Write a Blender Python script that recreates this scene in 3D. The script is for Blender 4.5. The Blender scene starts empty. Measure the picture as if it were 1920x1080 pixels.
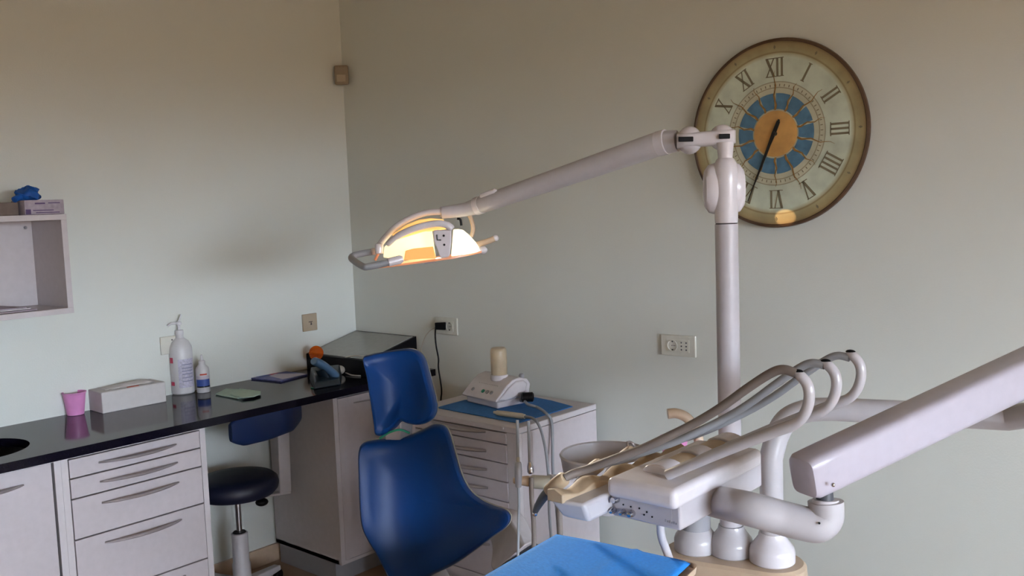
import bpy, bmesh, math, random
from mathutils import Vector, Matrix
random.seed(4)
PI = math.pi
scn = bpy.context.scene
COL = scn.collection

# ------------------------------------------------------------------ camera
CAM = Vector((3.604, -2.911, 1.6))
YAW, PIT, ROL, FPX = math.radians(41.2946), math.radians(5.1214), math.radians(-2.1182), 1725.4
_F = Vector((-math.sin(YAW)*math.cos(PIT), math.cos(YAW)*math.cos(PIT), -math.sin(PIT)))
_r = _F.cross(Vector((0, 0, 1))).normalized(); _u = _r.cross(_F)
_R = _r*math.cos(ROL) + _u*math.sin(ROL); _U = -_r*math.sin(ROL) + _u*math.cos(ROL)
def ray(x, y): return _R*((x-960)/FPX) + _U*((540-y)/FPX) + _F
def P(x, y, t): return CAM + ray(x, y)*t                      # point at distance t along the view axis
def on(x, y, ax, v):                                          # point of the sight line on a world plane
    d = ray(x, y); return CAM + d*((v-CAM[ax])/d[ax])
def OZ(x, y, z): return on(x, y, 2, z)
def OX(x, y, v): return on(x, y, 0, v)
def OY(x, y, v): return on(x, y, 1, v)
cd = bpy.data.cameras.new('camera'); cam = bpy.data.objects.new('camera', cd); COL.objects.link(cam)
m = Matrix.Identity(4)
for i in range(3):
    m[i][0] = _R[i]; m[i][1] = _U[i]; m[i][2] = -_F[i]; m[i][3] = CAM[i]
cam.matrix_world = m; cd.sensor_width = 36; cd.lens = FPX/1920*36; cd.clip_start = .05
scn.camera = cam

# ------------------------------------------------------------------ materials
def lin(c):
    return tuple((v/255/12.92 if v/255 <= .04045 else ((v/255+.055)/1.055)**2.4) for v in c)
def mat(name, rgb, rough=.5, metal=0, noise=0, bump=0, scale=40, coat=0, trans=0, emit=None, es=0, spec=.5, sss=0):
    mt = bpy.data.materials.new(name); mt.use_nodes = True
    nt = mt.node_tree; b = nt.nodes['Principled BSDF']; c = lin(rgb)
    b.inputs['Base Color'].default_value = (*c, 1); b.inputs['Roughness'].default_value = rough
    b.inputs['Metallic'].default_value = metal; b.inputs['Coat Weight'].default_value = coat
    b.inputs['Transmission Weight'].default_value = trans; b.inputs['Specular IOR Level'].default_value = spec
    if emit: b.inputs['Emission Color'].default_value = (*lin(emit), 1); b.inputs['Emission Strength'].default_value = es
    tc = nt.nodes.new('ShaderNodeTexCoord'); n = nt.nodes.new('ShaderNodeTexNoise')
    n.inputs['Scale'].default_value = scale; n.inputs['Detail'].default_value = 4
    nt.links.new(tc.outputs['Object'], n.inputs['Vector'])
    if noise or not bump:
        r = nt.nodes.new('ShaderNodeValToRGB'); k = noise or .03
        r.color_ramp.elements[0].position = .3; r.color_ramp.elements[1].position = .7
        r.color_ramp.elements[0].color = (*[v*(1-k) for v in c], 1); r.color_ramp.elements[1].color = (*[min(1, v*(1+k)) for v in c], 1)
        nt.links.new(n.outputs['Fac'], r.inputs['Fac']); nt.links.new(r.outputs['Color'], b.inputs['Base Color'])
    if bump:
        bp = nt.nodes.new('ShaderNodeBump'); bp.inputs['Strength'].default_value = bump; bp.inputs['Distance'].default_value = .002
        nt.links.new(n.outputs['Fac'], bp.inputs['Height']); nt.links.new(bp.outputs['Normal'], b.inputs['Normal'])
    return mt
M = dict(
 wall=mat('wall_plaster', (221, 225, 220), .75, bump=.25, scale=180),
 ceil=mat('ceiling_plaster', (206, 196, 176), .85),
 warmwall=mat('side_wall_plaster', (206, 190, 166), .85),
 floor=mat('floor_tile', (150, 122, 96), .35, noise=.12, scale=6),
 white=mat('white_lacquer', (204, 198, 201), .35),
 lacq=mat('cabinet_front_lacquer', (194, 186, 190), .4),
 gap=mat('shadow_gap', (70, 62, 66), .8),
 enamel=mat('white_enamel', (220, 216, 222), .26, coat=.2),
 enamel2=mat('ivory_enamel', (190, 187, 192), .28, coat=.3),
 armdim=mat('white_enamel_dimmed', (184, 178, 190), .3, coat=.15),  # white enamel with shade put into its colour, dims the brightly lit spring arm
 post=mat('lamp_pole_enamel', (190, 186, 192), .3, coat=.2),
 grey=mat('grey_plastic', (150, 150, 156), .4),
 dgrey=mat('dark_grey_plastic', (70, 72, 78), .45),
 black=mat('black_plastic', (14, 14, 18), .45, spec=.2),
 top=mat('black_polished_stone', (15, 13, 26), .08, noise=.3, scale=300, spec=.26),
 edge=mat('black_stone', (14, 13, 28), .25),
 handle=mat('brushed_steel', (176, 170, 172), .38, metal=.6),
 chrome=mat('chrome', (200, 200, 205), .12, metal=1),
 blue=mat('blue_upholstery', (12, 54, 112), .34, bump=.12, scale=220, spec=.16),
 navy=mat('navy_upholstery', (18, 40, 84), .45, bump=.2, scale=220),
 seatnavy=mat('dark_navy_upholstery', (14, 20, 44), .5, bump=.2, scale=220),
 piping=mat('cream_shell', (170, 165, 150), .45),
 cloth=mat('dark_blue_paper_cloth', (48, 112, 180), .85, noise=.1, bump=.5, scale=90),
 napkin=mat('bright_blue_paper', (44, 150, 252), .85, noise=.08, bump=.6, scale=160),
 tan=mat('tan_silicone', (182, 162, 136), .5, noise=.06),
 tanp=mat('tan_plastic', (198, 176, 152), .35),
 sensor=mat('sensor_plastic', (150, 136, 116), .5),
 beige=mat('beige_plastic', (196, 172, 148), .4, noise=.05),
 hose=mat('grey_brown_hose', (122, 112, 106), .55),
 hose2=mat('light_grey_hose', (150, 154, 160), .5),
 gasket=mat('black_rubber', (22, 20, 22), .6),
 pink=mat('pink_plastic', (226, 150, 206), .3, noise=.05),
 paper=mat('white_paper', (210, 206, 206), .8),
 card=mat('lilac_grey_cardboard', (170, 160, 172), .8, noise=.15, scale=60),
 cardp=mat('purple_print', (96, 78, 118), .8),
 cardd=mat('brown_grey_cardboard', (120, 106, 98), .85, noise=.1),
 glove=mat('blue_nitrile', (20, 84, 164), .5, noise=.2),
 plate=mat('socket_plastic', (216, 216, 206), .4),
 tanplate=mat('beige_socket_plastic', (178, 162, 140), .5),
 bottle=mat('white_bottle_plastic', (214, 214, 218), .35),
 labelw=mat('bottle_label', (196, 194, 214), .5, noise=.2, scale=120),
 red=mat('red_print', (186, 50, 84), .5), redo=mat('orange_red_print', (206, 74, 50), .5),
 printblue=mat('blue_print', (56, 82, 156), .5), printlil=mat('grey_print', (146, 148, 178), .5),
 mint=mat('mint_paper', (176, 200, 186), .7, noise=.06), mintd=mat('green_print', (96, 140, 120), .7),
 glasstop=mat('grey_glass_top', (150, 152, 150), .18, noise=.04, coat=.5),
 paperc=mat('cream_plastic', (206, 198, 178), .4),
 phone=mat('dark_teal_phone', (20, 34, 44), .4), handset=mat('blue_grey_handset', (78, 112, 148), .35),
 greenp=mat('green_plastic', (30, 130, 100), .5), cable=mat('white_cable', (198, 192, 180), .5),
 magblue=mat('magazine_cover', (86, 92, 150), .45, noise=.25, scale=50),
 rim=mat('clock_rim_brown', (84, 62, 44), .4, noise=.15),
 amber=mat('amber_bottle', (226, 208, 178), .3, noise=.12, scale=30, trans=.35),
 numeral=mat('clock_numeral_paint', (126, 118, 94), .7), ray=mat('clock_gold_paint', (150, 112, 56), .6),
 hand=mat('clock_hand_black', (24, 24, 22), .5), whitep=mat('magazine_white', (196, 190, 206), .5),
)
def glow(name, rgb, s, rough=.3):
    return mat(name, rgb, rough, emit=rgb, es=s)
M['lit'] = glow('lit_lamp_shade', (255, 234, 182), 1.25)
M['lit2'] = glow('lit_lamp_shade_white', (255, 240, 200), 1.6)
M['litwarm'] = glow('warm_lamp_interior', (252, 198, 116), .75)
M['litamber'] = glow('amber_lamp_panel', (232, 172, 98), .6)
M['litorange'] = glow('orange_lamp_rim', (216, 150, 112), .25)
M['orange'] = mat('orange_acrylic', (244, 112, 16), .1, trans=.75)
def glassmat():
    mt = bpy.data.materials.new('window_glass'); mt.use_nodes = True; nt = mt.node_tree
    for n in list(nt.nodes): nt.nodes.remove(n)
    o = nt.nodes.new('ShaderNodeOutputMaterial'); mx = nt.nodes.new('ShaderNodeMixShader')
    t = nt.nodes.new('ShaderNodeBsdfTransparent'); g = nt.nodes.new('ShaderNodeBsdfGlossy'); g.inputs['Roughness'].default_value = .02
    mx.inputs['Fac'].default_value = .06
    nt.links.new(t.outputs[0], mx.inputs[1]); nt.links.new(g.outputs[0], mx.inputs[2]); nt.links.new(mx.outputs[0], o.inputs[0])
    return mt
M['pane'] = glassmat()
def facemat():
    """aged glass clock face: concentric bands by radius, painted on the face itself"""
    mt = bpy.data.materials.new('clock_face'); mt.use_nodes = True; nt = mt.node_tree; b = nt.nodes['Principled BSDF']
    tc = nt.nodes.new('ShaderNodeTexCoord'); sp = nt.nodes.new('ShaderNodeSeparateXYZ'); nt.links.new(tc.outputs['Object'], sp.inputs[0])
    cb = nt.nodes.new('ShaderNodeCombineXYZ'); nt.links.new(sp.outputs['X'], cb.inputs['X']); nt.links.new(sp.outputs['Z'], cb.inputs['Y'])
    ln = nt.nodes.new('ShaderNodeVectorMath'); ln.operation = 'LENGTH'; nt.links.new(cb.outputs[0], ln.inputs[0])
    dv = nt.nodes.new('ShaderNodeMath'); dv.operation = 'DIVIDE'; dv.inputs[1].default_value = .31; nt.links.new(ln.outputs['Value'], dv.inputs[0])
    r = nt.nodes.new('ShaderNodeValToRGB'); r.color_ramp.interpolation = 'LINEAR'
    st = [(0, (202, 202, 178)), (.44, (202, 202, 178)), (.475, (202, 202, 178)), (.48, (136, 122, 88)), (.49, (202, 202, 178)), (.535, (202, 202, 178)), (.54, (136, 124, 92)),
          (.55, (206, 216, 198)), (.80, (208, 218, 200)), (.835, (182, 178, 144)), (.845, (140, 122, 84)), (.86, (170, 160, 122)), (.93, (160, 144, 104)), (.965, (128, 106, 72)), (1, (96, 74, 50))]
    e = r.color_ramp.elements
    e[0].position, e[0].color = st[0][0], (*lin(st[0][1]), 1); e[1].position, e[1].color = 1, (*lin(st[-1][1]), 1)
    for p, c in st[1:-1]:
        q = e.new(p); q.color = (*lin(c), 1)
    n = nt.nodes.new('ShaderNodeTexNoise'); n.inputs['Scale'].default_value = 14; n.inputs['Detail'].default_value = 6; nt.links.new(tc.outputs['Object'], n.inputs['Vector'])
    mp = nt.nodes.new('ShaderNodeMapRange'); mp.inputs['From Min'].default_value = .3; mp.inputs['From Max'].default_value = .7; mp.inputs['To Min'].default_value = .8; mp.inputs['To Max'].default_value = 1.12
    nt.links.new(n.outputs['Fac'], mp.inputs['Value']); mx = nt.nodes.new('ShaderNodeMix'); mx.data_type = 'RGBA'; mx.blend_type = 'MULTIPLY'; mx.inputs[0].default_value = 1
    nt.links.new(dv.outputs[0], r.inputs['Fac']); nt.links.new(r.outputs['Color'], mx.inputs[6]); nt.links.new(mp.outputs['Result'], mx.inputs[7])
    nt.links.new(mx.outputs[2], b.inputs['Base Color']); b.inputs['Roughness'].default_value = .3
    return mt
M['face'] = facemat()
M['sun'] = mat('clock_sun_paint', (208, 160, 92), .6, noise=.16, scale=18)
M['clockblue'] = mat('clock_blue_paint', (84, 126, 156), .6, noise=.25, scale=30)

# ------------------------------------------------------------------ mesh helpers
V = Vector
class MB:
    def __init__(s): s.bm = bmesh.new()
    def box(s, a, b, rz=0, c=None):
        a, b = V(a), V(b); mid = (a+b)/2 if c is None else V(c)
        vs = []
        for z in (a.z, b.z):
            for x, y in ((a.x, a.y), (b.x, a.y), (b.x, b.y), (a.x, b.y)):
                p = V((x, y, z))
                if rz: p = mid + Matrix.Rotation(rz, 3, 'Z') @ (p-mid)
                vs.append(s.bm.verts.new(p))
        for f in ((3,2,1,0),(4,5,6,7),(0,1,5,4),(1,2,6,5),(2,3,7,6),(3,0,4,7)): s.bm.faces.new([vs[i] for i in f])
        return s
    def hexa(s, lo, hi):                       # lo, hi: matching loops, joined into a solid
        A = [s.bm.verts.new(V(p)) for p in lo]; B = [s.bm.verts.new(V(p)) for p in hi]; n = len(A)
        s.bm.faces.new(A[::-1]); s.bm.faces.new(B)
        for i in range(n): s.bm.faces.new((A[i], A[(i+1) % n], B[(i+1) % n], B[i]))
        return s
    def prism(s, poly, vec):
        vec = V(vec); return s.hexa(poly, [V(p)+vec for p in poly])
    def rings(s, rs, cap0=True, cap1=True, close=True):
        L = [[s.bm.verts.new(V(p)) for p in r] for r in rs]; n = len(L[0])
        for a, b in zip(L, L[1:]):
            for i in range(n if close else n-1): s.bm.faces.new((a[i], a[(i+1) % n], b[(i+1) % n], b[i]))
        if cap0: s.bm.faces.new(L[0][::-1])
        if cap1: s.bm.faces.new(L[-1])
        return s
    def tube(s, pts, r, n=16, cap=True, flat=1, up=None):
        pts = [V(p) for p in pts]; k = len(pts)
        rr = r if isinstance(r, (list, tuple)) else [r]*k
        nx = None; out = []
        for i, p in enumerate(pts):
            t = (pts[min(i+1, k-1)] - pts[max(i-1, 0)]).normalized()
            if nx is None:
                nx = V(up) if up else (V((0, 0, 1)) if abs(t.z) < .9 else V((1, 0, 0)))
            nx = (nx - t*nx.dot(t)).normalized(); ny = t.cross(nx)
            out.append([p + (nx*math.cos(2*PI*j/n) + ny*math.sin(2*PI*j/n)*flat)*rr[i] for j in range(n)])
        return s.rings(out, cap, cap)
    def lathe(s, o, prof, axis=(0, 0, 1), n=32, cap0=True, cap1=True):
        ax = V(axis).normalized(); nx = ax.orthogonal().normalized(); ny = ax.cross(nx); o = V(o)
        return s.rings([[o + ax*h + (nx*math.cos(2*PI*j/n)+ny*math.sin(2*PI*j/n))*r for j in range(n)] for r, h in prof], cap0, cap1)
    def ball(s, c, r, sc=(1, 1, 1), n=20):
        prof = [(max(1e-4, math.sin(PI*i/12))*r, -math.cos(PI*i/12)*r) for i in range(13)]
        c = V(c)
        return s.rings([[c + V((math.cos(2*PI*j/n)*a*sc[0], math.sin(2*PI*j/n)*a*sc[1], h*sc[2])) for j in range(n)] for a, h in prof])
    def build(s, name, mt, root=None, bevel=0, seg=3, smooth=True, parent=None, sub=0):
        bmesh.ops.recalc_face_normals(s.bm, faces=s.bm.faces)
        par = parent if parent is not None else root
        off = par['_o'] if par is not None else None
        if par is None:
            xs = [v.co for v in s.bm.verts]
            o = V(((min(p.x for p in xs)+max(p.x for p in xs))/2, (min(p.y for p in xs)+max(p.y for p in xs))/2, min(p.z for p in xs)))
        else: o = V(off)
        for v in s.bm.verts: v.co -= o
        me = bpy.data.meshes.new(name); s.bm.to_mesh(me); s.bm.free()
        me.materials.append(M[mt] if isinstance(mt, str) else mt)
        ob = bpy.data.objects.new(name, me); COL.objects.link(ob)
        if par is None: ob.location = o
        else: ob.parent = par
        ORI[ob] = tuple(o); ob['_o'] = tuple(o)
        if smooth:
            for p in me.polygons: p.use_smooth = True
            me.set_sharp_from_angle(angle=math.radians(38))
        if bevel:
            md = ob.modifiers.new('bevel', 'BEVEL'); md.width = bevel; md.segments = seg; md.limit_method = 'ANGLE'; md.angle_limit = math.radians(38)
            md.harden_normals = False
            for p in me.polygons: p.use_smooth = True
        if sub:
            md = ob.modifiers.new('sub', 'SUBSURF'); md.levels = sub; md.render_levels = sub
        return ob
ORI = {}
def tag(o, label=None, cat=None, group=None, kind=None):
    if label: o['label'] = label
    if cat: o['category'] = cat
    if group: o['group'] = group
    if kind: o['kind'] = kind
    return o
def thing(name, loc, label, cat, group=None):
    o = bpy.data.objects.new(name, None); COL.objects.link(o); o.location = loc; o['_o'] = tuple(loc); o.empty_display_size = .05
    return tag(o, label, cat, group)
def B(a, b): return MB().box(a, b)
def spline(pts, n=8):
    pts = [V(p) for p in pts]; out = []
    for i in range(len(pts)-1):
        p0, p1, p2, p3 = pts[max(i-1, 0)], pts[i], pts[i+1], pts[min(i+2, len(pts)-1)]
        for k in range(n):
            t = k/n
            out.append(.5*((2*p1) + (p2-p0)*t + (2*p0-5*p1+4*p2-p3)*t*t + (3*p1-p0-3*p2+p3)*t**3))
    out.append(pts[-1]); return out
def closed_spline(pts, n=4):
    pts = [V(p) for p in pts]; out = []; k = len(pts)
    for i in range(k):
        p0, p1, p2, p3 = pts[i-1], pts[i], pts[(i+1) % k], pts[(i+2) % k]
        for j in range(n):
            t = j/n; out.append(.5*((2*p1) + (p2-p0)*t + (2*p0-5*p1+4*p2-p3)*t*t + (3*p1-p0-3*p2+p3)*t**3))
    return out
def struct(o): o['kind'] = 'structure'; return o
def face_rect(mb, c, nrm, side, w, h, d):       # slab centred at c, standing on a wall
    c, nrm, side = V(c), V(nrm), V(side); up = V((0, 0, 1))
    lo = [c-side*w/2-up*h/2, c+side*w/2-up*h/2, c+side*w/2+up*h/2, c-side*w/2+up*h/2]
    return mb.hexa(lo, [p+nrm*d for p in lo])

# ------------------------------------------------------------------ room shell
RX, RY, RZ = 8.0, -4.5, 2.95
struct(B((-.15, RY-.15, -.12), (RX+.15, .15, 0)).build('floor', 'floor', smooth=False))
struct(B((-.15, RY-.15, RZ), (RX+.15, .15, RZ+.12)).build('ceiling', 'ceil', smooth=False))
struct(B((-.12, RY-.12, 0), (0, .12, RZ)).build('wall_left', 'wall', smooth=False))
struct(B((0, 0, 0), (RX, .12, RZ)).build('wall_back', 'wall', smooth=False))
struct(B((0, RY-.12, 0), (RX, RY, RZ)).build('wall_front', 'warmwall', smooth=False))
WY0, WY1, WZ0, WZ1 = -4.3, -.9, .85, 2.25
w = MB(); w.box((RX, RY-.12, 0), (RX+.12, WY0, RZ)); w.box((RX, WY1, 0), (RX+.12, .12, RZ))
w.box((RX, WY0, 0), (RX+.12, WY1, WZ0)); w.box((RX, WY0, WZ1), (RX+.12, WY1, RZ))
struct(w.build('wall_right', 'warmwall', smooth=False))
wn = thing('window_1', (RX+.05, (WY0+WY1)/2, WZ0), None, None); struct(wn)
f = MB()
for y0, y1 in ((WY0, WY0+.05), (WY1-.05, WY1), ((WY0+WY1)/2-.03, (WY0+WY1)/2+.03)): f.box((RX+.03, y0, WZ0), (RX+.09, y1, WZ1))
f.box((RX+.03, WY0, WZ0), (RX+.09, WY1, WZ0+.05)); f.box((RX+.03, WY0, WZ1-.05), (RX+.09, WY1, WZ1)); f.build('window_frame', 'white', wn)
B((RX+.055, WY0+.05, WZ0+.05), (RX+.06, WY1-.05, WZ1-.05)).build('window_pane', 'pane', wn)
struct(B((.001, RY, 0), (.014, 0, .08)).build('baseboard_left', 'beige', smooth=False))
struct(B((.014, -.014, 0), (RX, -.001, .08)).build('baseboard_back', 'beige', smooth=False))

# ------------------------------------------------------------------ wall shelf and what is on it
SX, SY, SZ0, SZ1 = .27, -1.487, 1.276, 1.628
t = .02
sh = thing('wall_shelf', (.135, -1.78, SZ0), 'white open wall shelf box hanging above the black worktop', 'shelf')
B((.0, -2.1, SZ1-t), (SX, SY, SZ1)).build('top_board', 'white', sh, .001)
B((.0, -2.1, SZ0), (SX, SY, SZ0+t)).build('bottom_board', 'white', sh, .001)
B((.0, SY-t, SZ0+t), (SX-.001, SY, SZ1-t)).build('side_panel', 'white', sh, .001)
B((.0, -2.1, SZ0+t), (SX-.001, -2.08, SZ1-t)).build('side_panel', 'white', sh, .001)
B((.001, -2.08, SZ0+t), (.012, SY-t, SZ1-t)).build('back_panel', 'white', sh)
MB().ball((.016, -1.53, 1.585), .006).build('fixing_screw', 'grey', sh)
# glove boxes
g1 = thing('glove_box', (.17, -1.63, SZ1), 'lilac-grey glove box with a blue glove pulled out, on top of the wall shelf', 'glove box')
B((.12, -1.612, SZ1+.001), (.235, -1.478, SZ1+.052)).build('carton', 'card', g1, .002)
b = MB()
for y, z, w_, h_ in ((-1.56, .04, .034, .005), (-1.512, .041, .04, .003), (-1.55, .016, .07, .003), (-1.535, .008, .08, .003)):
    b.box((.2352, y-w_/2, SZ1+z-h_/2), (.236, y+w_/2, SZ1+z+h_/2))
b.box((.2352, -1.609, SZ1+.003), (.236, -1.592, SZ1+.02))
b.build('printing', 'cardp', g1, smooth=False)
g2 = B((.04, -1.98, SZ1+.001), (.20, -1.618, SZ1+.046)).build('carton_box', 'cardd', bevel=.002)
tag(g2, 'dull brown carton lying at the left of the glove box on the wall shelf', 'box')
gl = MB()
rs = []
for i in range(10):
    a = i/9; rr = .034*math.sin(PI*min(1, .12+a*.86))**.7
    rs.append([V((.17, -1.572, SZ1+.05+.05*a)) + V((math.cos(q)*rr*.9, math.sin(q)*rr*(1.15+.2*math.sin(3*q+i))+.006*math.sin(i), .006*math.sin(4*q+i*1.3))) for q in [2*PI*j/24 for j in range(24)]])
gl.rings(rs); gl.tube(spline([(.17, -1.59, SZ1+.062), (.19, -1.612, SZ1+.062), (.2, -1.632, SZ1+.054)]), [.013]*8+[.011]*8+[.006], 10)
gl.tube(spline([(.17, -1.56, SZ1+.085), (.175, -1.55, SZ1+.090), (.18, -1.54, SZ1+.084)]), .009, 8)
tag(gl.build('rubber_glove', 'glove', bevel=0), 'crumpled blue rubber glove poking out of the glove box', 'glove')
for i, (z, y1, x1) in enumerate(((0, -1.60, .24), (.005, -1.615, .225), (.010, -1.63, .23))):
    o = MB().prism([(.06, -2.0, SZ0+t+z+.001), (x1, -2.0, SZ0+t+z+.001), (x1, y1, SZ0+t+z+.001), (.07, y1-.03, SZ0+t+z+.001)], (0, 0, .004)).build('booklet', 'card' if i != 1 else 'paper', bevel=.0005)
    tag(o, ('lilac booklet at the bottom of the pile inside the wall shelf', 'white booklet in the middle of the pile inside the wall shelf', 'lilac booklet on top of the pile inside the wall shelf')[i], 'booklet', 'booklets in the wall shelf')

# ------------------------------------------------------------------ worktop with sink
WH = .862; WF = .56
sc = V((.30, -1.86, WH))
def cut(ob, cutter):
    md = ob.modifiers.new('cut', 'BOOLEAN'); md.operation = 'DIFFERENCE'; md.object = cutter; md.solver = 'EXACT'
    dg = bpy.context.evaluated_depsgraph_get(); me = bpy.data.meshes.new_from_object(ob.evaluated_get(dg))
    ob.modifiers.clear(); ob.data = me; bpy.data.objects.remove(cutter)
wt = B((.001, -2.3, WH-.03), (WF, -.001, WH)).build('worktop', 'top')
ct = MB().lathe(sc-V((0, 0, .1)), [(.165, 0), (.165, .2)], n=48).build('cutter', 'top')
cut(wt, ct); tag(wt, 'long black polished stone worktop along the left wall with a round sink hole', 'worktop')
wt.data.set_sharp_from_angle(angle=math.radians(30))
sk = MB().lathe(sc, [(.168, -.0305), (.175, -.034), (.17, -.06), (.15, -.13), (.09, -.155), (.03, -.16), (.028, -.17), (.0005, -.17)], n=48, cap0=False)
tag(sk.build('sink_basin', 'black'), 'round black sink basin sunk in the worktop at the left edge', 'sink')

# ------------------------------------------------------------------ fitted cabinets under the worktop
CF = .50
def bow_handle(root, p0, p1, out, r=.006, parent=None, mt='handle', sag=0.032):
    p0, p1, out = V(p0), V(p1), V(out)
    pts = [p0.lerp(p1, i/16) + out*(math.sin(PI*i/16)**.8*sag) for i in range(17)]
    return MB().tube(pts, [r*(.55+.45*math.sin(PI*i/16)**.5) for i in range(17)], 12, flat=1.35).build('handle', mt, root, parent=parent)
def carcass(name, y0, y1, label, z0=.09):
    r = thing(name, (.25, (y0+y1)/2, 0), label, 'cabinet')
    k = MB(); k.box((.02, y0, z0), (CF-.018, y0+.018, WH-.032)); k.box((.02, y1-.018, z0), (CF-.018, y1, WH-.032))
    k.box((.02, y0, z0), (CF-.018, y1, z0+.018)); (k.box((.02, y0+.018, WH-.05), (CF-.018, y1-.018, WH-.032)) if y0 > -2 else None); k.box((.015, y0+.01, z0), (.022, y1-.01, WH-.04))
    k.build('body', 'white', r, smooth=False)
    fr = MB(); fr.box((CF-.018, y0, z0), (CF, y0+.022, WH-.032)); fr.box((CF-.018, y1-.022, z0), (CF, y1, WH-.032)); fr.box((CF-.018, y0+.022, WH-.047), (CF, y1-.022, WH-.032)); fr.box((CF-.018, y0+.022, z0), (CF, y1-.022, z0+.015))
    fr.build('face_frame', 'white', r, smooth=False)
    B((.04, y0+.005, 0), (CF-.05, y1-.005, z0-.001)).build('plinth', 'grey', r, smooth=False)
    return r
c2 = carcass('drawer_cabinet', -1.668, -1.143, 'white fitted cabinet with a stack of drawers left of the stool recess')
zs = [.813, .746, .676, .536, .324, .107]
for i in range(5):
    a, b_ = zs[i+1]+.0025, zs[i]-.0025
    d = B((CF-.016, -1.643, a), (CF+.003, -1.168, b_)).build('drawer', 'lacq', c2, .0012)
    zz = b_ - (.03 if i < 2 else .034)
    bow_handle(c2, (CF+.002, -1.545, zz), (CF+.002, -1.262, zz), (1, 0, 0), parent=d)
c1 = carcass('door_cabinet', -2.25, -1.6685, 'white fitted cabinet with a door at the left edge under the sink')
d = B((CF-.016, -2.225, .107), (CF+.003, -1.70, .815)).build('door', 'lacq', c1, .0012)
bow_handle(c1, (CF+.002, -2.07, .765), (CF+.002, -1.79, .765), (1, 0, 0), parent=d)
c3 = carcass('door_cabinet', -.548, -.004, 'white fitted cabinet with a door right of the stool recess, behind the blue chair')
d = B((CF-.016, -.526, .107), (CF+.003, -.027, .811)).build('door', 'lacq', c3, .0012)
bow_handle(c3, (CF+.002, -.44, .78), (CF+.002, -.16, .78), (1, 0, 0), parent=d, sag=.02, r=.004)

# ------------------------------------------------------------------ stool in the recess
ctr = OZ(458, 905, .47); SXc, SYc = .30, -.905
st = thing('swivel_stool', (SXc, SYc, 0), 'dark blue swivel stool with a curved back pad pushed under the worktop', 'stool')
MB().lathe((SXc, SYc, .462), [(.10, 0), (.152, .004), (.166, .02), (.170, .04), (.166, .060), (.15, .074), (.10, .080), (.0005, .082)], n=48, cap0=True, cap1=False).build('seat', 'seatnavy', st)
MB().lathe((SXc, SYc, .437), [(.05, 0), (.055, .012), (.1, .024)], n=24).build('seat_mount', 'grey', st)
MB().lathe((SXc, SYc, .30), [(.012, 0), (.012, .137)], n=20).build('piston', 'chrome', st)
MB().lathe((SXc, SYc, .05), [(.037, 0), (.037, .12), (.033, .13), (.033, .25), (.024, .254)], n=28).build('column', 'enamel2', st)
MB().lathe((SXc, SYc, .299), [(.024, 0), (.028, .003), (.024, .008)], n=24).build('collar', 'black', st)
MB().ball((SXc+.10, SYc+.05, .435), .026, (1, 1, .6)).build('height_knob', 'black', st)
bk = MB()
a0 = math.radians(60)
cen = V((SXc, SYc, 0))
def pol(r, deg, z): return V((SXc+r*math.cos(math.radians(deg)), SYc+r*math.sin(math.radians(deg)), z))
# curved back pad wraps the right/rear side of the seat
pl = [OX(432, 812, .42), OX(465, 802, .40), OX(500, 792, .40), OX(535, 778, .40), OX(562, 768, .33)]
pad = []
for i, p in enumerate(spline(pl, 6)):
    k = i/(len(spline(pl, 6))-1); sc_ = min(1, .55+2.5*min(k, 1-k)) if min(k, 1-k) < .18 else 1
    tan = V((0, 1, 0)); nx = V((1, 0, 0)); h = (.064+.016*k)*sc_; w_ = .024*sc_
    pad.append([p + nx*(w_*(abs(math.cos(q))**.6)*math.copysign(1, math.cos(q))) + V((0, 0, 1))*(h*(abs(math.sin(q))**.6)*math.copysign(1, math.sin(q))) for q in [2*PI*j/24 for j in range(24)]])
pad = [[V((q.x, q.y, min(q.z, .827))) for q in rg] for rg in pad]
MB().rings(pad).build('back_pad', 'navy', st)
q1, q2, q3 = OX(533, 806, .36), OX(537, 925, .36), OX(515, 938, .36)
MB().hexa([q1+V((0, -.032, 0)), q1+V((0, .026, 0)), q2+V((0, .026, 0)), q2+V((0, -.03, 0))], [p+V((-.01, 0, 0)) for p in [q1+V((0, -.032, 0)), q1+V((0, .026, 0)), q2+V((0, .026, 0)), q2+V((0, -.03, 0))]]).build('back_bracket', 'enamel2', st, .004)
MB().hexa([(SXc-.03, SYc, .438), (SXc+.03, SYc, .438), (.365, q2.y+.02, q2.z-.006), (.33, q2.y+.03, q2.z-.006)], [(SXc-.03, SYc, .448), (SXc+.03, SYc, .448), (.365, q2.y+.02, q2.z+.004), (.33, q2.y+.03, q2.z+.004)]).build('bracket_arm', 'enamel2', st, .003)
for i in range(5):
    a = math.radians(38+72*i); e = V((SXc+.24*math.cos(a), SYc+.24*math.sin(a), .05))
    n_ = V((-math.sin(a), math.cos(a), 0))
    o = cen + V((0, 0, .05))
    L = MB().hexa([o+n_*.024, o-n_*.024, e-n_*.018, e+n_*.018], [p+V((0, 0, dz)) for p, dz in ((o+n_*.024, .05), (o-n_*.024, .05), (e-n_*.018, .022), (e+n_*.018, .022))]).build('foot', 'enamel2', st, .005)
    MB().lathe(e+V((0, 0, -.024))+n_*-.012, [(.02, 0), (.025, .004), (.025, .02), (.02, .024)], axis=n_, n=20).build('castor', 'black', st, parent=L)

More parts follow.
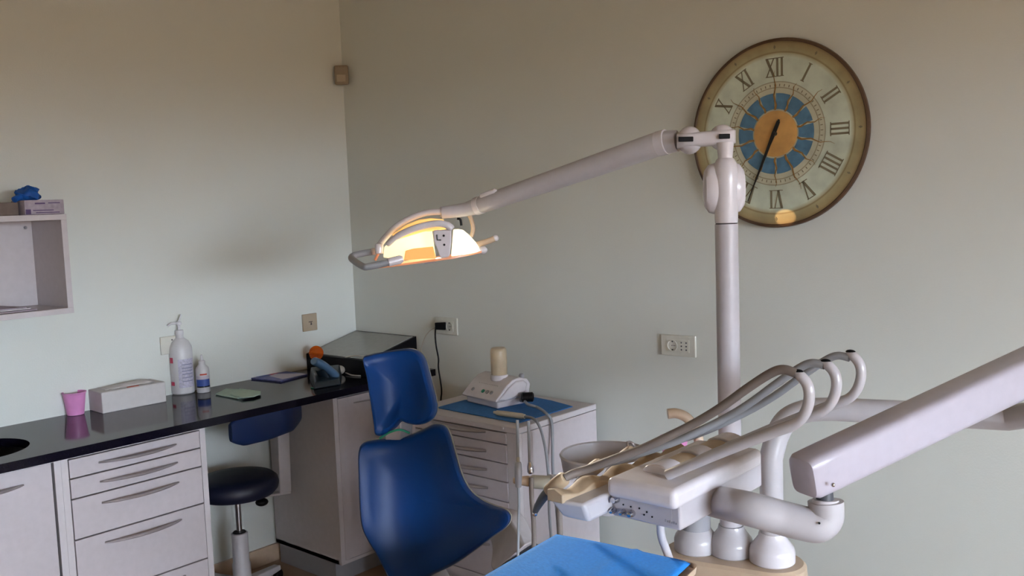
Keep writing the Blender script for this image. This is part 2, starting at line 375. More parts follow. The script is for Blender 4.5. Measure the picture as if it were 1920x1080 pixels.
# ------------------------------------------------------------------ things on the worktop
def onw(x, y): return OZ(x, y, WH)
p = onw(142, 777)
cup = MB().lathe(p, [(.0005, .001), (.030, .001), (.031, .004), (.041, .082), (.044, .084), (.044, .088), (.040, .088), (.030, .008), (.0005, .006)], n=32, cap0=False, cap1=False)
tag(cup.build('plastic_cup', 'pink'), 'pink plastic cup standing on the black worktop left of the white box', 'cup')
A, Bq, Cq = onw(193, 776), onw(312.5, 753), onw(162.5, 769)
dep = (Cq-A); dep.z = 0
dirx = (Bq-A).normalized(); nrm = V((-dirx.y, dirx.x, 0)); 
bx = thing('tissue_box', (A+Bq)/2, 'long white carton with white tissue on top, between the pink cup and the dispenser bottle', 'box')
w_ = .13
MB().prism([A, Bq, Bq+nrm*w_, A+nrm*w_], (0, 0, .082)).build('carton', 'paper', bx, .003)
c0 = A.lerp(Bq, .12)+nrm*.03+V((0, 0, .0825)); c1_ = A.lerp(Bq, .9)+nrm*.03+V((0, 0, .0825))
tp = []
N = 14
for i in range(N+1):
    row = []
    for j in range(9):
        q = c0.lerp(c1_, i/N) + nrm*(.075*j/8); row.append(q+V((0, 0, .002+.014*math.sin(PI*j/8)**1.0*(.3+.7*i/N)*(math.sin(PI*min(1, i/N*1.02))**.4) + .0015*math.sin(i*2.1+j))))
    tp.append(row)
tm = MB(); vs = [[tm.bm.verts.new(p) for p in r] for r in tp]
for i in range(N):
    for j in range(8): tm.bm.faces.new((vs[i][j], vs[i+1][j], vs[i+1][j+1], vs[i][j+1]))
o = tm.build('tissue', 'paper', bx); md = o.modifiers.new('s', 'SOLIDIFY'); md.thickness = .0015
MB().prism([A.lerp(Bq, .42)+nrm*.01+V((0, 0, .0822)), A.lerp(Bq, .6)+nrm*.01+V((0, 0, .0822)), A.lerp(Bq, .6)+nrm*.022+V((0, 0, .0822)), A.lerp(Bq, .42)+nrm*.022+V((0, 0, .0822))], (0, 0, .001)).build('red_print', 'redo', bx)
# dispenser bottle
p = onw(344, 737)
db = thing('dispenser_bottle', p, 'tall white pump bottle with a lilac label and red marks on the worktop', 'bottle')
MB().lathe(p, [(.0005, .001), (.043, .001), (.047, .006), (.047, .185), (.045, .2), (.034, .222), (.017, .236), (.015, .25)], n=36, cap0=False).build('bottle_body', 'bottle', db)
toc = (CAM-p); toc.z = 0; toc.normalize(); sidev = V((-toc.y, toc.x, 0))
def label_arc(root, c, r, z0, z1, a0, a1, mt, name='label', n=12):
    th = .0006; lo = []; mb = MB(); R0 = []; 
    for i in range(n+1):
        a = a0+(a1-a0)*i/n; dv = toc*math.cos(a)+sidev*math.sin(a)
        R0.append([c+dv*r+V((0, 0, z0)), c+dv*(r+th)+V((0, 0, z0)), c+dv*(r+th)+V((0, 0, z1)), c+dv*r+V((0, 0, z1))])
    mb.rings(R0); return mb.build(name, mt, root)
label_arc(db, p, .0472, .03, .15, -.3, 1.2, 'labelw')
label_arc(db, p, .0482, .135, .158, -1.15, -.75, 'red', 'red_mark')
label_arc(db, p, .0482, .040, .056, -1.15, -.72, 'red', 'red_mark')
for z in (.125, .11, .098, .085, .07, .055): label_arc(db, p, .048, z, z+.004, .0, 1.0, 'printlil', 'label_text')
MB().lathe(p+V((0, 0, .25)), [(.017, 0), (.017, .018), (.006, .02), (.006, .04), (.012, .042), (.012, .052), (.004, .056)], n=20).build('pump', 'bottle', db)
MB().tube([p+V((0, 0, .297)), p+V((0, 0, .3))-sidev*.03+toc*.01, p+V((0, 0, .29))-sidev*.045+toc*.012], .005, 10).build('spout', 'bottle', db)
MB().tube([p+V((0, 0, .30)), p+V((0, 0, .335))+sidev*.012], [.004, .003], 8).build('plunger', 'bottle', db)
p = onw(382, 735); 
sb = thing('small_bottle', p, 'small white squeeze bottle with a blue and orange label, right of the tall pump bottle', 'bottle')
MB().lathe(p, [(.0005, .001), (.026, .001), (.028, .004), (.028, .095), (.026, .105), (.014, .118), (.013, .122)], n=28, cap0=False).build('bottle_body', 'bottle', sb)
MB().lathe(p+V((0, 0, .122)), [(.014, 0), (.014, .01), (.007, .016), (.004, .036), (.001, .038)], n=18).build('cap', 'bottle', sb)
label_arc(sb, p, .0283, .028, .058, -1.1, 1.1, 'printblue'); label_arc(sb, p, .0284, .058, .072, -1.1, 1.1, 'whitep', 'label_band')
label_arc(sb, p, .0284, .076, .082, -.4, .6, 'redo', 'orange_print'); label_arc(sb, p, .0288, .024, .029, -1.1, 1.1, 'edge', 'dark_band')
# mint pouches
def sheet(name, pts, mt, lab, cat, th=.004, group=None, lift=0):
    o = MB().prism([onw(x, y)+V((0, 0, .0012+lift)) for x, y in pts], (0, 0, th)).build(name, mt, bevel=.0012)
    return tag(o, lab, cat, group)
sheet('paper_pouch', [(404, 741), (424, 731), (470, 733), (466, 744), (446, 749)], 'mint', 'pale mint pouch underneath the other on the worktop', 'pouch', .005, 'mint paper pouches on the worktop')
sheet('paper_pouch', [(432, 744), (450, 733), (489, 738), (489, 743), (476, 748), (455, 750)], 'mint', 'pale mint pouch with green print, right one of the two on the worktop', 'pouch', .004, 'mint paper pouches on the worktop', .006)
mg = thing('magazine', onw(520, 707), 'magazine with red, blue and white cover lying near the telephone', 'magazine')
def ms(pts, mt, nm, z0, th): return MB().prism([onw(x, y)+V((0, 0, z0)) for x, y in pts], (0, 0, th)).build(nm, mt, mg)
ms([(468, 711), (522, 697), (577, 704), (527, 717)], 'magblue', 'cover', .001, .006)
ms([(496, 706), (517, 698.5), (530, 699), (512, 706)], 'red', 'red_print', .0072, .0006)
ms([(488, 711), (508, 706), (500, 704), (478, 709)], 'printblue', 'blue_print', .0072, .0006)
ms([(516, 704), (566, 703), (574, 704.5), (530, 714), (505, 708)], 'whitep', 'white_print', .0072, .0006)
# black box with sloping glass top in the corner
bb = thing('glass_topped_box', (.22, -.15, WH), 'black case with a sloping grey glass top standing in the corner', 'case')
L = .445; yb, yf = -.004, -.31
zb, zf = 1.008, .936
MB().hexa([(.003, yf, WH+.001), (L, yf, WH+.001), (L, yb, WH+.001), (.003, yb, WH+.001)], [(.003, yf, zf), (L, yf, zf), (L, yb, zb), (.003, yb, zb)]).build('case_body', 'black', bb, .002)
nn = V((0, -(zb-zf), (yb-yf))).normalized()
def tp(x, k): return V((x, yf+(yb-yf)*k, zf+(zb-zf)*k))
MB().hexa([tp(.016, .035), tp(L-.012, .035), tp(L-.012, .955), tp(.016, .955)], [q+nn*.003 for q in (tp(.016, .035), tp(L-.012, .035), tp(L-.012, .955), tp(.016, .955))]).build('glass_lid', 'glasstop', bb)
# orange light shield
c = OY(593, 662, -.335); vd = (CAM-c).normalized()
dsk = MB().lathe(c, [(.0005, -.0015), (.034, -.0015), (.034, .0015), (.0005, .0015)], axis=V((.6, -.78, .12)), n=40, cap0=False, cap1=False)
sc_o = thing('curing_light_shield', (c.x, c.y, WH), 'round orange transparent light shield standing in front of the black case', 'light shield')
dsk.build('disc', 'orange', sc_o)
MB().tube([c-V((0, 0, .03)), (c.x+.005, c.y-.01, WH+.002)], .004, 8).build('stem', 'black', sc_o)
# telephone
pc = onw(614, 718)
ph = thing('telephone', pc, 'dark desk telephone with a blue-grey handset at the worktop front edge', 'telephone')
hb = [onw(580, 712), onw(588, 731), onw(640, 722), onw(641, 702)]
hb = [V((q.x, q.y, WH+.001)) for q in hb]
tpz = [.058, .03, .022, .05]
MB().hexa(hb, [q.lerp(pc, .12)+V((0, 0, z)) for q, z in zip(hb, tpz)]).build('base', 'phone', ph, .006)
ha, hz = OX(588, 677, pc.x+.02), OX(630, 706, pc.x+.03)
hp = spline([ha, ha.lerp(hz, .3)+V((0, 0, .008)), ha.lerp(hz, .7)+V((0, 0, .006)), hz], 5)
MB().tube(hp, [.015, .018]+[.0185]*(len(hp)-4)+[.018, .014], 14, flat=1.6).build('handset', 'handset', ph, .002)
MB().tube([OX(600, 690, pc.x+.01), OX(612, 712, pc.x+.01)], .02, 12, flat=1.5).build('cradle', 'phone', ph)
MB().box(onw(582, 728)+V((0, 0, .001)), onw(592, 729)+V((.004, 0, .004))).build('tab', 'greenp', ph)
m_ = MB().ball(onw(635, 703)+V((0, 0, .022)), .027, (1, 1.2, .8))
tag(m_.build('round_charger', 'cable'), 'small round white plug adapter behind the telephone', 'adapter')
cbp = spline([onw(622, 696)+V((0, 0, .04)), OY(632, 681, -.30), OY(645, 672, -.30), OY(665, 667, -.30), OY(700, 668, -.25), OY(740, 668, -.2)], 8)
MB().tube(cbp, .0028, 8).build('telephone_cord', 'cable', ph)['label'] = 'thin white cord arching from the telephone over the black case'
cbp = spline([onw(640, 699)+V((0, 0, .012)), onw(655, 704)+V((0, 0, .005)), onw(668, 706)+V((0, 0, .004)), onw(690, 705)+V((0, 0, .004)), onw(740, 696)+V((0, 0, .004))], 6)
tag(MB().tube(cbp, .0032, 8).build('white_cable', 'cable'), 'white cable lying on the worktop beside the white plug adapter', 'cable')

# ------------------------------------------------------------------ sockets, sensor
def socket(c, nrm, side, w_, h_, label, kind='it', name='wall_socket', mt='plate'):
    r = thing(name, c, label, 'socket')
    face_rect(MB(), V(c), nrm, side, w_, h_, .009).build('plate', mt, r, .003)
    return r
n_b, s_b = V((0, -1, 0)), V((1, 0, 0))
for c, lab, holes in ((V((1.853, -.0005, .966+.1)), 'white wall socket plate with round outlet and holes, left of the lamp pole', True), (V((.650, -.0005, 1.068)), 'white wall socket plate with a black plug in it, above the rolling cabinet', False)):
    r = socket(c, n_b, s_b, .145 if holes else .14, .078, lab)
    q = c+n_b*.009
    face_rect(MB(), q+s_b*0, n_b, s_b, .095, .046, .002).build('insert', 'plate', r, .001)
    cx = -.022 if holes else .024
    MB().lathe(q+s_b*cx+n_b*.002, [(.021, 0), (.0215, .003), (.019, .003), (.017, -.001), (.0005, -.001)], axis=n_b, n=28, cap0=False, cap1=False).build('outlet', 'plate', r)
    hm = MB()
    for dx in (-.006, .0, .006): hm.lathe(q+s_b*(cx+dx+.004)+n_b*.0012, [(.0018, 0), (.0018, .0012)], axis=n_b, n=10)
    hm.box(q+s_b*(cx-.002)+V((0, -.003, .013)), q+s_b*(cx+.004)+V((0, -.0045, .018))); hm.box(q+s_b*(cx-.002)+V((0, -.003, -.018)), q+s_b*(cx+.004)+V((0, -.0045, -.013)))
    if holes:
        for dx in (.016, .036):
            for dz in (-.013, 0, .013): hm.lathe(q+s_b*dx+V((0, -.0015, dz)), [(.003, 0), (.003, .0016)], axis=n_b, n=10)
    hm.build('holes', 'dgrey', r)
r = socket(V((.0005, -.99, 1.072)), V((1, 0, 0)), V((0, 1, 0)), .09, .075, 'cream wall socket plate half hidden behind the tall pump bottle')
hm = MB()
for dz in (-.013, 0, .013): hm.lathe(V((.0095, -.985, 1.08+dz)), [(.003, 0), (.003, .0016)], axis=(1, 0, 0), n=10)
hm.build('holes', 'dgrey', r)
r = socket(V((.0005, -.281, 1.082)), V((1, 0, 0)), V((0, 1, 0)), .082, .082, 'beige square wall plate above the black case by the room corner', mt='tanplate', name='wall_plate')
hm = MB(); hm.box((.0095, -.290, 1.083), (.0105, -.268, 1.086)); hm.box((.0095, -.280, 1.070), (.0105, -.272, 1.076)); hm.box((.0095, -.2775, 1.076), (.0105, -.2745, 1.083)); hm.build('slot', 'gap', r)
# plug and its cable
pq = OY(824, 611, -.03)
pg = thing('power_plug', pq, 'black power plug with its thin black cable hanging down the wall', 'plug')
MB().hexa([OY(815, 605, -.045), OY(836, 604, -.03), OY(836, 619, -.03), OY(816, 618, -.045)], [OY(815, 605, -.0095), OY(836, 604, -.0095), OY(836, 619, -.0095), OY(816, 618, -.0095)]).build('plug_body', 'black', pg, .004)
cbp = spline([OY(x, y, -.03) for x, y in ((817, 612), (816, 630), (818, 650), (822, 672), (822, 690), (826, 715), (828, 735), (826, 768), (826, 900), (830, 1300))], 6)
MB().tube(cbp, .0035, 8).build('cable', 'black', pg)
cbp = spline([OY(x, y, -.02) for x, y in ((815, 615), (805, 621), (796, 634), (791, 650), (789, 668), (788, 700))], 6)
tag(MB().tube(cbp, .002, 8).build('thin_cable', 'cable'), 'thin cream cable hanging from the black plug to behind the worktop case', 'cable')
# detector in the corner
cpt = V((.035, -.035, 2.255)); dn = V((.707, -.707, -.15)).normalized()
pr = thing('motion_sensor', (.03, -.03, 2.20), 'small beige motion sensor high in the room corner', 'sensor')
sd = V((.707, .707, 0)); upv = V((0, 0, 1))
A_ = [cpt+sd*x+upv*z for x, z in ((-.033, -.045), (.033, -.045), (.033, .048), (-.033, .048))]
MB().hexa([p_-dn*.012 for p_ in A_], [p_+dn*.025*(1 if i < 2 else .75) for i, p_ in enumerate(A_)]).build('housing', 'sensor', pr, .008)
L_ = [cpt+dn*.022+sd*x+upv*z for x, z in ((-.022, -.03), (.022, -.03), (.022, .005), (-.022, .005))]
MB().hexa(L_, [p_+dn*.006 for p_ in L_]).build('lens', 'tanplate', pr, .003)
MB().tube([cpt-dn*.012, (.004, -.004, 2.255)], .012, 12).build('bracket', 'sensor', pr)

# ------------------------------------------------------------------ rolling drawer cabinet
X0, X1, Y0, Y1, ZT = .93, 1.505, -.52, -.05, .818
rc = thing('rolling_drawer_cabinet', ((X0+X1)/2, (Y0+Y1)/2, 0), 'white rolling drawer cabinet with a blue cloth on top, against the back wall', 'cabinet')
B((X0, Y0+.018, .07), (X1, Y1, ZT-.024)).build('body', 'lacq', rc, .002)
B((X0-.001, Y0-.002, ZT-.022), (X1+.001, Y1, ZT)).build('top_panel', 'white', rc, .003)
fr = MB(); fr.box((X0, Y0, .07), (X0+.045, Y0+.018, ZT-.0225)); fr.box((X1-.052, Y0, .07), (X1, Y0+.018, ZT-.0225)); fr.box((X0+.045, Y0, .07), (X1-.052, Y0+.018, .085)); fr.build('face_frame', 'white', rc, smooth=False)
B((X0+.045, Y0+.012, .085), (X1-.052, Y0+.0178, ZT-.0228)).build('gap_backing', 'gap', rc, smooth=False)
zs = [ZT-.024, .751, .681, .613, .54, .40, .24, .087]
for i in range(7):
    d = B((X0+.047, Y0-.003, zs[i+1]+.002), (X1-.054, Y0+.012, zs[i]-.002)).build('drawer', 'lacq', rc, .0012)
    zz = zs[i]-(.008 if i == 0 else .036)
    bow_handle(rc, (1.075, Y0-.002, zz), (1.353, Y0-.002, zz), (0, -1, 0), r=.007, parent=d, sag=.026)
q = OY(942, 803, Y0-.003); MB().lathe((q.x, Y0-.002, q.z), [(.006, 0), (.006, .003), (.002, .004)], axis=(0, -1, 0), n=14).build('lock', 'enamel', rc)
for x in (X0+.05, X1-.05):
    for y in (Y0+.06, Y1-.05): MB().lathe((x-.012, y, .032), [(.028, 0), (.032, .004), (.032, .02), (.028, .024)], axis=(1, 0, 0), n=20).build('castor', 'black', rc)
# blue cloth
cz = ZT+.001
pts = [OZ(x, y, cz) for x, y in ((819, 765), (871, 751), (1003, 746), (1034, 752), (1074, 763), (972, 794))]
for q in pts: q.x = min(q.x, X1-.002); q.y = max(q.y, Y0+.002)
tag(MB().prism(pts, (0, 0, .003)).build('paper_cloth', 'cloth', bevel=.001), 'dark blue paper cloth spread on the rolling drawer cabinet', 'cloth')
# scaler unit
cz = ZT+.0045
f0, f1 = OZ(874, 753, cz), OZ(933, 767, cz)
ux = (f1-f0); ux.z = 0; W_ = ux.length; ux.normalize(); uy = V((-ux.y, ux.x, 0))
def S(a, b, h): return V((f0.x, f0.y, cz)) + ux*a + uy*b + V((0, 0, h))
sr = thing('scaler_unit', S(W_/2, .07, 0), 'white ultrasonic scaler console with four round buttons on the blue cloth', 'dental device')
MB().prism([S(.004, .0, .0), S(W_, .0, .0), S(W_, .15, .0), S(.004, .15, .0)], (0, 0, .028)).build('base', 'enamel', sr, .006)
prof = [(-.012, .026), (-.010, .034), (.045, .084), (.075, .102), (.11, .108), (.15, .098), (.165, .075), (.155, .028)]
MB().hexa([S(-.012, a, h) for a, h in prof], [S(W_+.006, a, h) for a, h in prof]).build('housing', 'enamel', sr, .006)
lp = [(-.004, .034), (.05, .075), (.09, .097), (.13, .096), (.15, .08), (.14, .05), (.09, .034), (.03, .026)]
MB().hexa([S(W_+.004, a, h) for a, h in lp], [S(W_+.012, a*.9+.006, h*.92+.005) for a, h in lp]).build('side_panel', 'enamel', sr, .004)
pn = (V((0, 0, 1))*.055 - uy*.05).normalized()
for a, b_ in ((.035, 'dgrey'), (.10, 'greenp'), (.128, 'dgrey'), (.153, 'dgrey')):
    MB().lathe(S(a, .012, .054), [(.008, 0), (.008, .003), (.006, .004), (.0005, .004)], axis=pn, n=18, cap1=False).build('button', 'grey' if b_ == 'dgrey' else 'greenp', sr)
tk = MB()
for i in range(12): tk.lathe(S(.045+i*.0105, .038, .078), [(.0016, 0), (.0016, .0012)], axis=pn, n=8)
tk.build('indicator_marks', 'grey', sr)
bc = S(.118, .082, .094)
MB().lathe(bc, [(.031, -.004), (.035, .0), (.035, .018), (.033, .02)], n=30).build('bottle_collar', 'enamel', sr)
MB().lathe(bc+V((0, 0, .02)), [(.031, 0), (.032, .004), (.033, .05), (.0325, .092), (.030, .102), (.026, .106), (.0005, .106)], n=30, cap1=False).build('water_bottle', 'amber', sr)
MB().lathe(S(W_-.006, .13, .10), [(.011, 0), (.011, .012), (.008, .018)], n=16).build('knob', 'grey', sr)
MB().lathe(S(W_+.012, .11, .02), [(.01, 0), (.01, .02)], axis=ux, n=14).build('hose_outlet', 'grey', sr)
q0, q1 = OZ(977, 745, ZT+.04), OZ(1001, 744, ZT+.04)
tag(MB().tube([q0, q0.lerp(q1, .1), q0.lerp(q1, .9), q1], [.012, .019, .019, .013], 14).build('footswitch_plug', 'black'), 'black connector block behind the scaler console on the blue cloth', 'connector')
# handpiece lying on the cloth
h0, h1 = OZ(926, 773, ZT+.014), OZ(984, 781, ZT+.014)
hp = thing('scaler_handpiece', h0.lerp(h1, .5)-V((0, 0, .012)), 'cream scaler handpiece lying on the blue cloth, grey hose hanging down', 'handpiece')
MB().tube([h0.lerp(h1, k) for k in (0, .08, .1, .3, .9, 1)], [.005, .006, .009, .0105, .0105, .008], 16).build('grip', 'paperc', hp)
hs = spline([h1, OZ(998, 784, ZT+.016), OZ(1008, 793, ZT+.014), OY(1016, 812, -.45), OY(1024, 850, -.46), OY(1029, 900, -.46), OY(1030, 960, -.46), OY(1034, 1020, -.46), OY(1036, 1100, -.46)], 8)
hs = [V((max(q.x, X1+.008) if q.z < ZT+.004 else q.x, q.y, q.z)) for q in hs]
MB().tube(hs, .0052, 12).build('hose', 'hose2', hp)
hs = spline([S(W_+.03, .11, .02), OZ(990, 758, ZT+.03), OZ(1008, 764, ZT+.02), OX(1024, 775, X1), OX(1034, 790, X1+.01), OX(1036, 830, X1+.02), OX(1037, 890, X1+.03), OX(1044, 960, X1+.04), OX(1048, 1020, X1+.04), OX(1050, 1100, X1+.04)], 8)
MB().tube(hs, .0055, 12).build('supply_hose', 'hose2', sr)

# ------------------------------------------------------------------ clock on the back wall
cc = OY(1456, 251, -.022); R_ = .309
ck = thing('wall_clock', (cc.x, -.001, cc.z), 'large round antique wall clock with a sun face and Roman numerals', 'clock')
def cp(r, a, d=0): return V((cc.x + r*R_*math.sin(a), -.03-d, cc.z + r*R_*math.cos(a)))     # a clockwise from 12
MB().lathe((cc.x, -.001, cc.z), [(R_-.03, 0), (R_-.004, .012), (R_, .022), (R_-.002, .029), (R_-.009, .031), (R_-.012, .029)], axis=(0, -1, 0), n=96, cap1=False).build('rim', 'rim', ck)
fo = MB().lathe((cc.x, -.024, cc.z), [(R_-.011, 0), (R_-.011, .006), (.0005, .006)], axis=(0, -1, 0), n=96, cap1=False).build('dial', 'face', ck)
for v in fo.data.vertices: v.co.z -= 0
MB().lathe((cc.x, -.030, cc.z), [(.243*R_, 0), (.243*R_, .0016), (.0005, .0016)], axis=(0, -1, 0), n=64, cap1=False).build('sun_disc', 'sun', ck)
br = MB(); nseg = 14
for i in range(nseg):
    a0_, a1_ = 2*PI*(i+.07)/nseg, 2*PI*(i+.93)/nseg
    inn = [cp(.26, a0_+(a1_-a0_)*k/4) for k in range(5)]; out_ = [cp(.425, a0_+(a1_-a0_)*k/4) for k in range(4, -1, -1)]
    br.prism(inn+out_, (0, -.0012, 0))
br.build('blue_ring', 'clockblue', ck, smooth=False)
ry = MB()
for i in range(nseg):
    a = 2*PI*i/nseg; r1 = .66 if i % 2 == 0 else .56
    l1, l2 = [], []
    for k in range(9):
        rr = .25+(r1-.25)*k/8; wv = .012*math.sin(k*1.6); wd = .02*(1-k/8)+.002
        l1.append(cp(rr, a+(wv+wd*.5)/rr, .0012)); l2.append(cp(rr, a+(wv-wd*.5)/rr, .0012))
    ry.prism(l1+l2[::-1], (0, -.001, 0))
ry.build('sun_rays', 'ray', ck, smooth=False)
nm = None
def stroke(a, u0, v0, u1, v1, w_):       # numeral-local: u sideways, v outwards
    def q(u, v):
        e = V((math.sin(a), 0, math.cos(a))); s_ = V((math.cos(a), 0, -math.sin(a)))
        return V((cc.x, -.030, cc.z)) + e*(v*R_) + s_*(u*R_)
    p0, p1 = q(u0, v0), q(u1, v1); d_ = (p1-p0).normalized(); n_ = V((d_.z, 0, -d_.x))*(w_*R_/2)
    nm.prism([p0+n_, p1+n_, p1-n_, p0-n_], (0, -.0012, 0))
def numeral(hr, txt):
    global nm
    nm = MB()
    a = 2*PI*hr/12; wid = {'I': .05, 'V': .11, 'X': .11}; tot = sum(wid[c] for c in txt); u = -tot/2; lo, hi = .60, .79
    for c in txt:
        w_ = wid[c]
        if c == 'I': stroke(a, u+w_/2, lo, u+w_/2, hi, .022)
        elif c == 'V': stroke(a, u+.015, hi, u+w_/2, lo, .026); stroke(a, u+w_-.015, hi, u+w_/2, lo, .010)
        else: stroke(a, u+.015, hi, u+w_-.015, lo, .026); stroke(a, u+w_-.015, hi, u+.015, lo, .010)
        u += w_
    stroke(a, -tot/2+.004, hi, tot/2-.004, hi, .008); stroke(a, -tot/2+.004, lo, tot/2-.004, lo, .008)
    nm.build('numeral', 'numeral', ck, smooth=False)
for h_, tx in enumerate(('XII', 'I', 'II', 'III', 'IIII', 'V', 'VI', 'VII', 'VIII', 'IX', 'X', 'XI')): numeral(h_, tx)
tk = MB()
for i in range(12):
    a = 2*PI*i/12; s1 = V((math.cos(a), 0, -math.sin(a)))*.004; q = cp(.905, a); e = V((math.sin(a), 0, math.cos(a)))*.007
    tk.prism([q+e, q+s1, q-e, q-s1], (0, -.001, 0))
for i in range(60):
    a = 2*PI*i/60; q = cp(.508, a); s1 = V((math.cos(a), 0, -math.sin(a)))*.0012; e = V((math.sin(a), 0, math.cos(a)))*.004
    tk.prism([q+e+s1, q+e-s1, q-e-s1, q-e+s1], (0, -.001, 0))
tk.build('hour_marks', 'numeral', ck, smooth=False)
def hand(nm_, tail, tip, wt_, wm, wtip, d):
    t0, t1 = OY(*tail, -.030-d), OY(*tip, -.030-d); dd = (t1-t0).normalized(); n_ = V((dd.z, 0, -dd.x))
    MB().prism([t0+n_*wt_, t0.lerp(t1, .35)+n_*wm, t1+n_*wtip, t1-n_*wtip, t0.lerp(t1, .35)-n_*wm, t0-n_*wt_], (0, -.002, 0)).build(nm_, 'hand', ck, smooth=False)
hand('minute_hand', (1461, 224), (1402, 378), .0035, .005, .0008, .006)
hand('hour_hand', (1460, 227), (1433, 296), .006, .007, .003, .010)
MB().lathe((cc.x, -.030, cc.z), [(.007, 0), (.007, .016), (.003, .018)], axis=(0, -1, 0), n=16).build('hub', 'hand', ck)

# ------------------------------------------------------------------ dental chair
FN = V((.58, -.78, .20)).normalized(); PO = P(765, 930, 2.98)
def chp(x, y, cx=765, k=.055, hw=150, off=0, po=None):
    d = ray(x, y); t = (V(po or PO)+FN*off-CAM).dot(FN)/d.dot(FN)
    return CAM + d*(t*(1-k*((x-cx)/hw)**2))
def cushion(outl, cxy, fn, prof, cx, k, hw):
    outl = [V((x, y, 0)) for x, y in outl]; ol = closed_spline(outl, 5); c = V((*cxy, 0)); rings = []
    for s_, h in prof:
        rings.append([fn(*(c.lerp(p, s_)).xy, cx, k, hw) + FN*h for p in ol])
    return rings
bo = [(679, 831), (701, 825), (735, 822), (765, 817), (792, 805), (812, 796), (829, 798), (840, 811), (852, 852), (864, 892), (880, 921), (901, 939), (925, 950), (947, 958), (956, 972), (948, 989), (925, 1006), (892, 1031), (850, 1060), (811, 1079), (780, 1100), (750, 1108), (735, 1096), (725, 1079), (705, 1041), (688, 1013), (677, 986), (673, 945), (671, 890), (671, 848)]
dc = thing('dental_chair', (1.9, -1.35, 0), 'blue upholstered dental chair with headrest and white shell', 'dental chair')
pf = [(1.0, -.03), (1.0, -.012), (.985, .004), (.95, .016), (.88, .022), (.75, .020), (.6, .014), (.45, .010), (.3, .008), (.15, .007), (.01, .006)]
MB().rings(cushion(bo, (782, 935), chp, pf, 765, .055, 150)).build('backrest', 'blue', dc)
MB().rings(cushion(bo, (782, 935), chp, [(1.0, -.055), (1.008, -.045), (1.012, -.031), (1.006, -.026), (.96, -.032), (.7, -.034), (.4, -.034), (.1, -.034)], 765, .055, 150)).build('back_shell', 'piping', dc)
ho = [(679, 671), (693, 664), (721, 658), (758, 653), (778, 656), (791, 668), (798, 688), (805, 715), (813, 746), (815.5, 765), (811, 781), (799, 792), (782, 797), (765, 795), (750, 790), (739, 801), (724, 813), (710, 818), (702, 814), (700, 797), (693, 750), (686, 705)]
hpf = [(1.0, -.05), (1.0, -.02), (.985, .0), (.94, .014), (.86, .019), (.74, .015), (.6, .008), (.4, .0), (.2, -.004), (.01, -.005)]
PH = P(750, 740, 2.93)
fnh = lambda x, y, cx, k, hw: chp(x, y, cx, k, hw, po=PH)
MB().rings(cushion(ho, (752, 735), fnh, hpf, 750, .012, 60)).build('headrest', 'blue', dc)
MB().rings(cushion(ho, (752, 735), fnh, [(.93, -.075), (1.01, -.06), (1.015, -.05), (.96, -.050), (.6, -.05), (.1, -.05)], 750, .012, 60)).build('headrest_shell', 'piping', dc)
a_, b_ = P(750, 776, 2.99), P(746, 850, 3.02)
MB().tube([a_, b_], .045, 4, flat=.45, up=(.5, .85, 0)).build('headrest_bracket', 'handle', dc, .003)
MB().tube(spline([P(712, 822, 2.93), P(730, 811, 2.92), P(750, 806, 2.92), P(768, 812, 2.93)]), .0035, 8).build('green_cord', 'greenp', dc)
# seat side shell (white arm behind the back wing)
C1 = [(905, 942), (930, 948), (950, 951), (973, 958), (989, 977), (998, 998), (1004, 1013)]
C2 = [(890, 962), (915, 968), (940, 972), (957, 978), (968, 994), (976, 1008), (983, 1023)]
C3 = [(926, 1014), (925, 1030), (922, 1046), (920, 1060), (924, 1068), (930, 1068), (938, 1060)]
lo = []
def rl(C, t0, t1): 
    s_ = spline([V((x, y, 0)) for x, y in C], 4); n = len(s_); return [P(q.x, q.y, t0+(t1-t0)*i/(n-1)) for i, q in enumerate(s_)]
r1, r2, r3, r4 = rl(C1, 3.14, 2.78), rl(C2, 3.06, 2.70), rl(C3, 3.04, 2.72), rl([(x+16, y+8) for x, y in C3], 3.12, 2.80)
MB().rings([[a, b, c, d] for a, b, c, d in zip(r1, r2, r3, r4)]).build('side_shell', 'enamel', dc, .006)
sp_ = [(1001, 1012), (984, 1022), (935, 1056), (880, 1096), (900, 1200), (1180, 1230), (1190, 1090), (1080, 1040)]
zS = P(1000, 1015, 2.6).z
MB().prism([OZ(x, y, zS)-V((0, 0, .09)) for x, y in sp_], (0, 0, .09)).build('seat', 'navy', dc, .02)
q = OZ(1030, 1120, zS-.1)
MB().prism([OZ(x, y, zS-.09)-V((0, 0, .06)) for x, y in ((975, 1030), (900, 1090), (915, 1180), (1150, 1200), (1160, 1090), (1060, 1050))], (0, 0, .058)).build('seat_frame', 'enamel', dc, .015)
sx, sy = q.x, q.y
bz = [P(785, 1030, 3.08), P(800, 1090, 3.06), P(850, 1150, 2.96), OZ(960, 1150, zS-.11), OZ(1000, 1130, zS-.11)]
MB().tube(spline(bz, 6), .075, 20, flat=.45, up=(.78, .58, 0)).build('back_support', 'enamel2', dc)
B((sx-.16, sy-.14, .0), (sx+.16, sy+.14, max(.1, zS-.15))).build('pedestal', 'enamel', dc, .03)

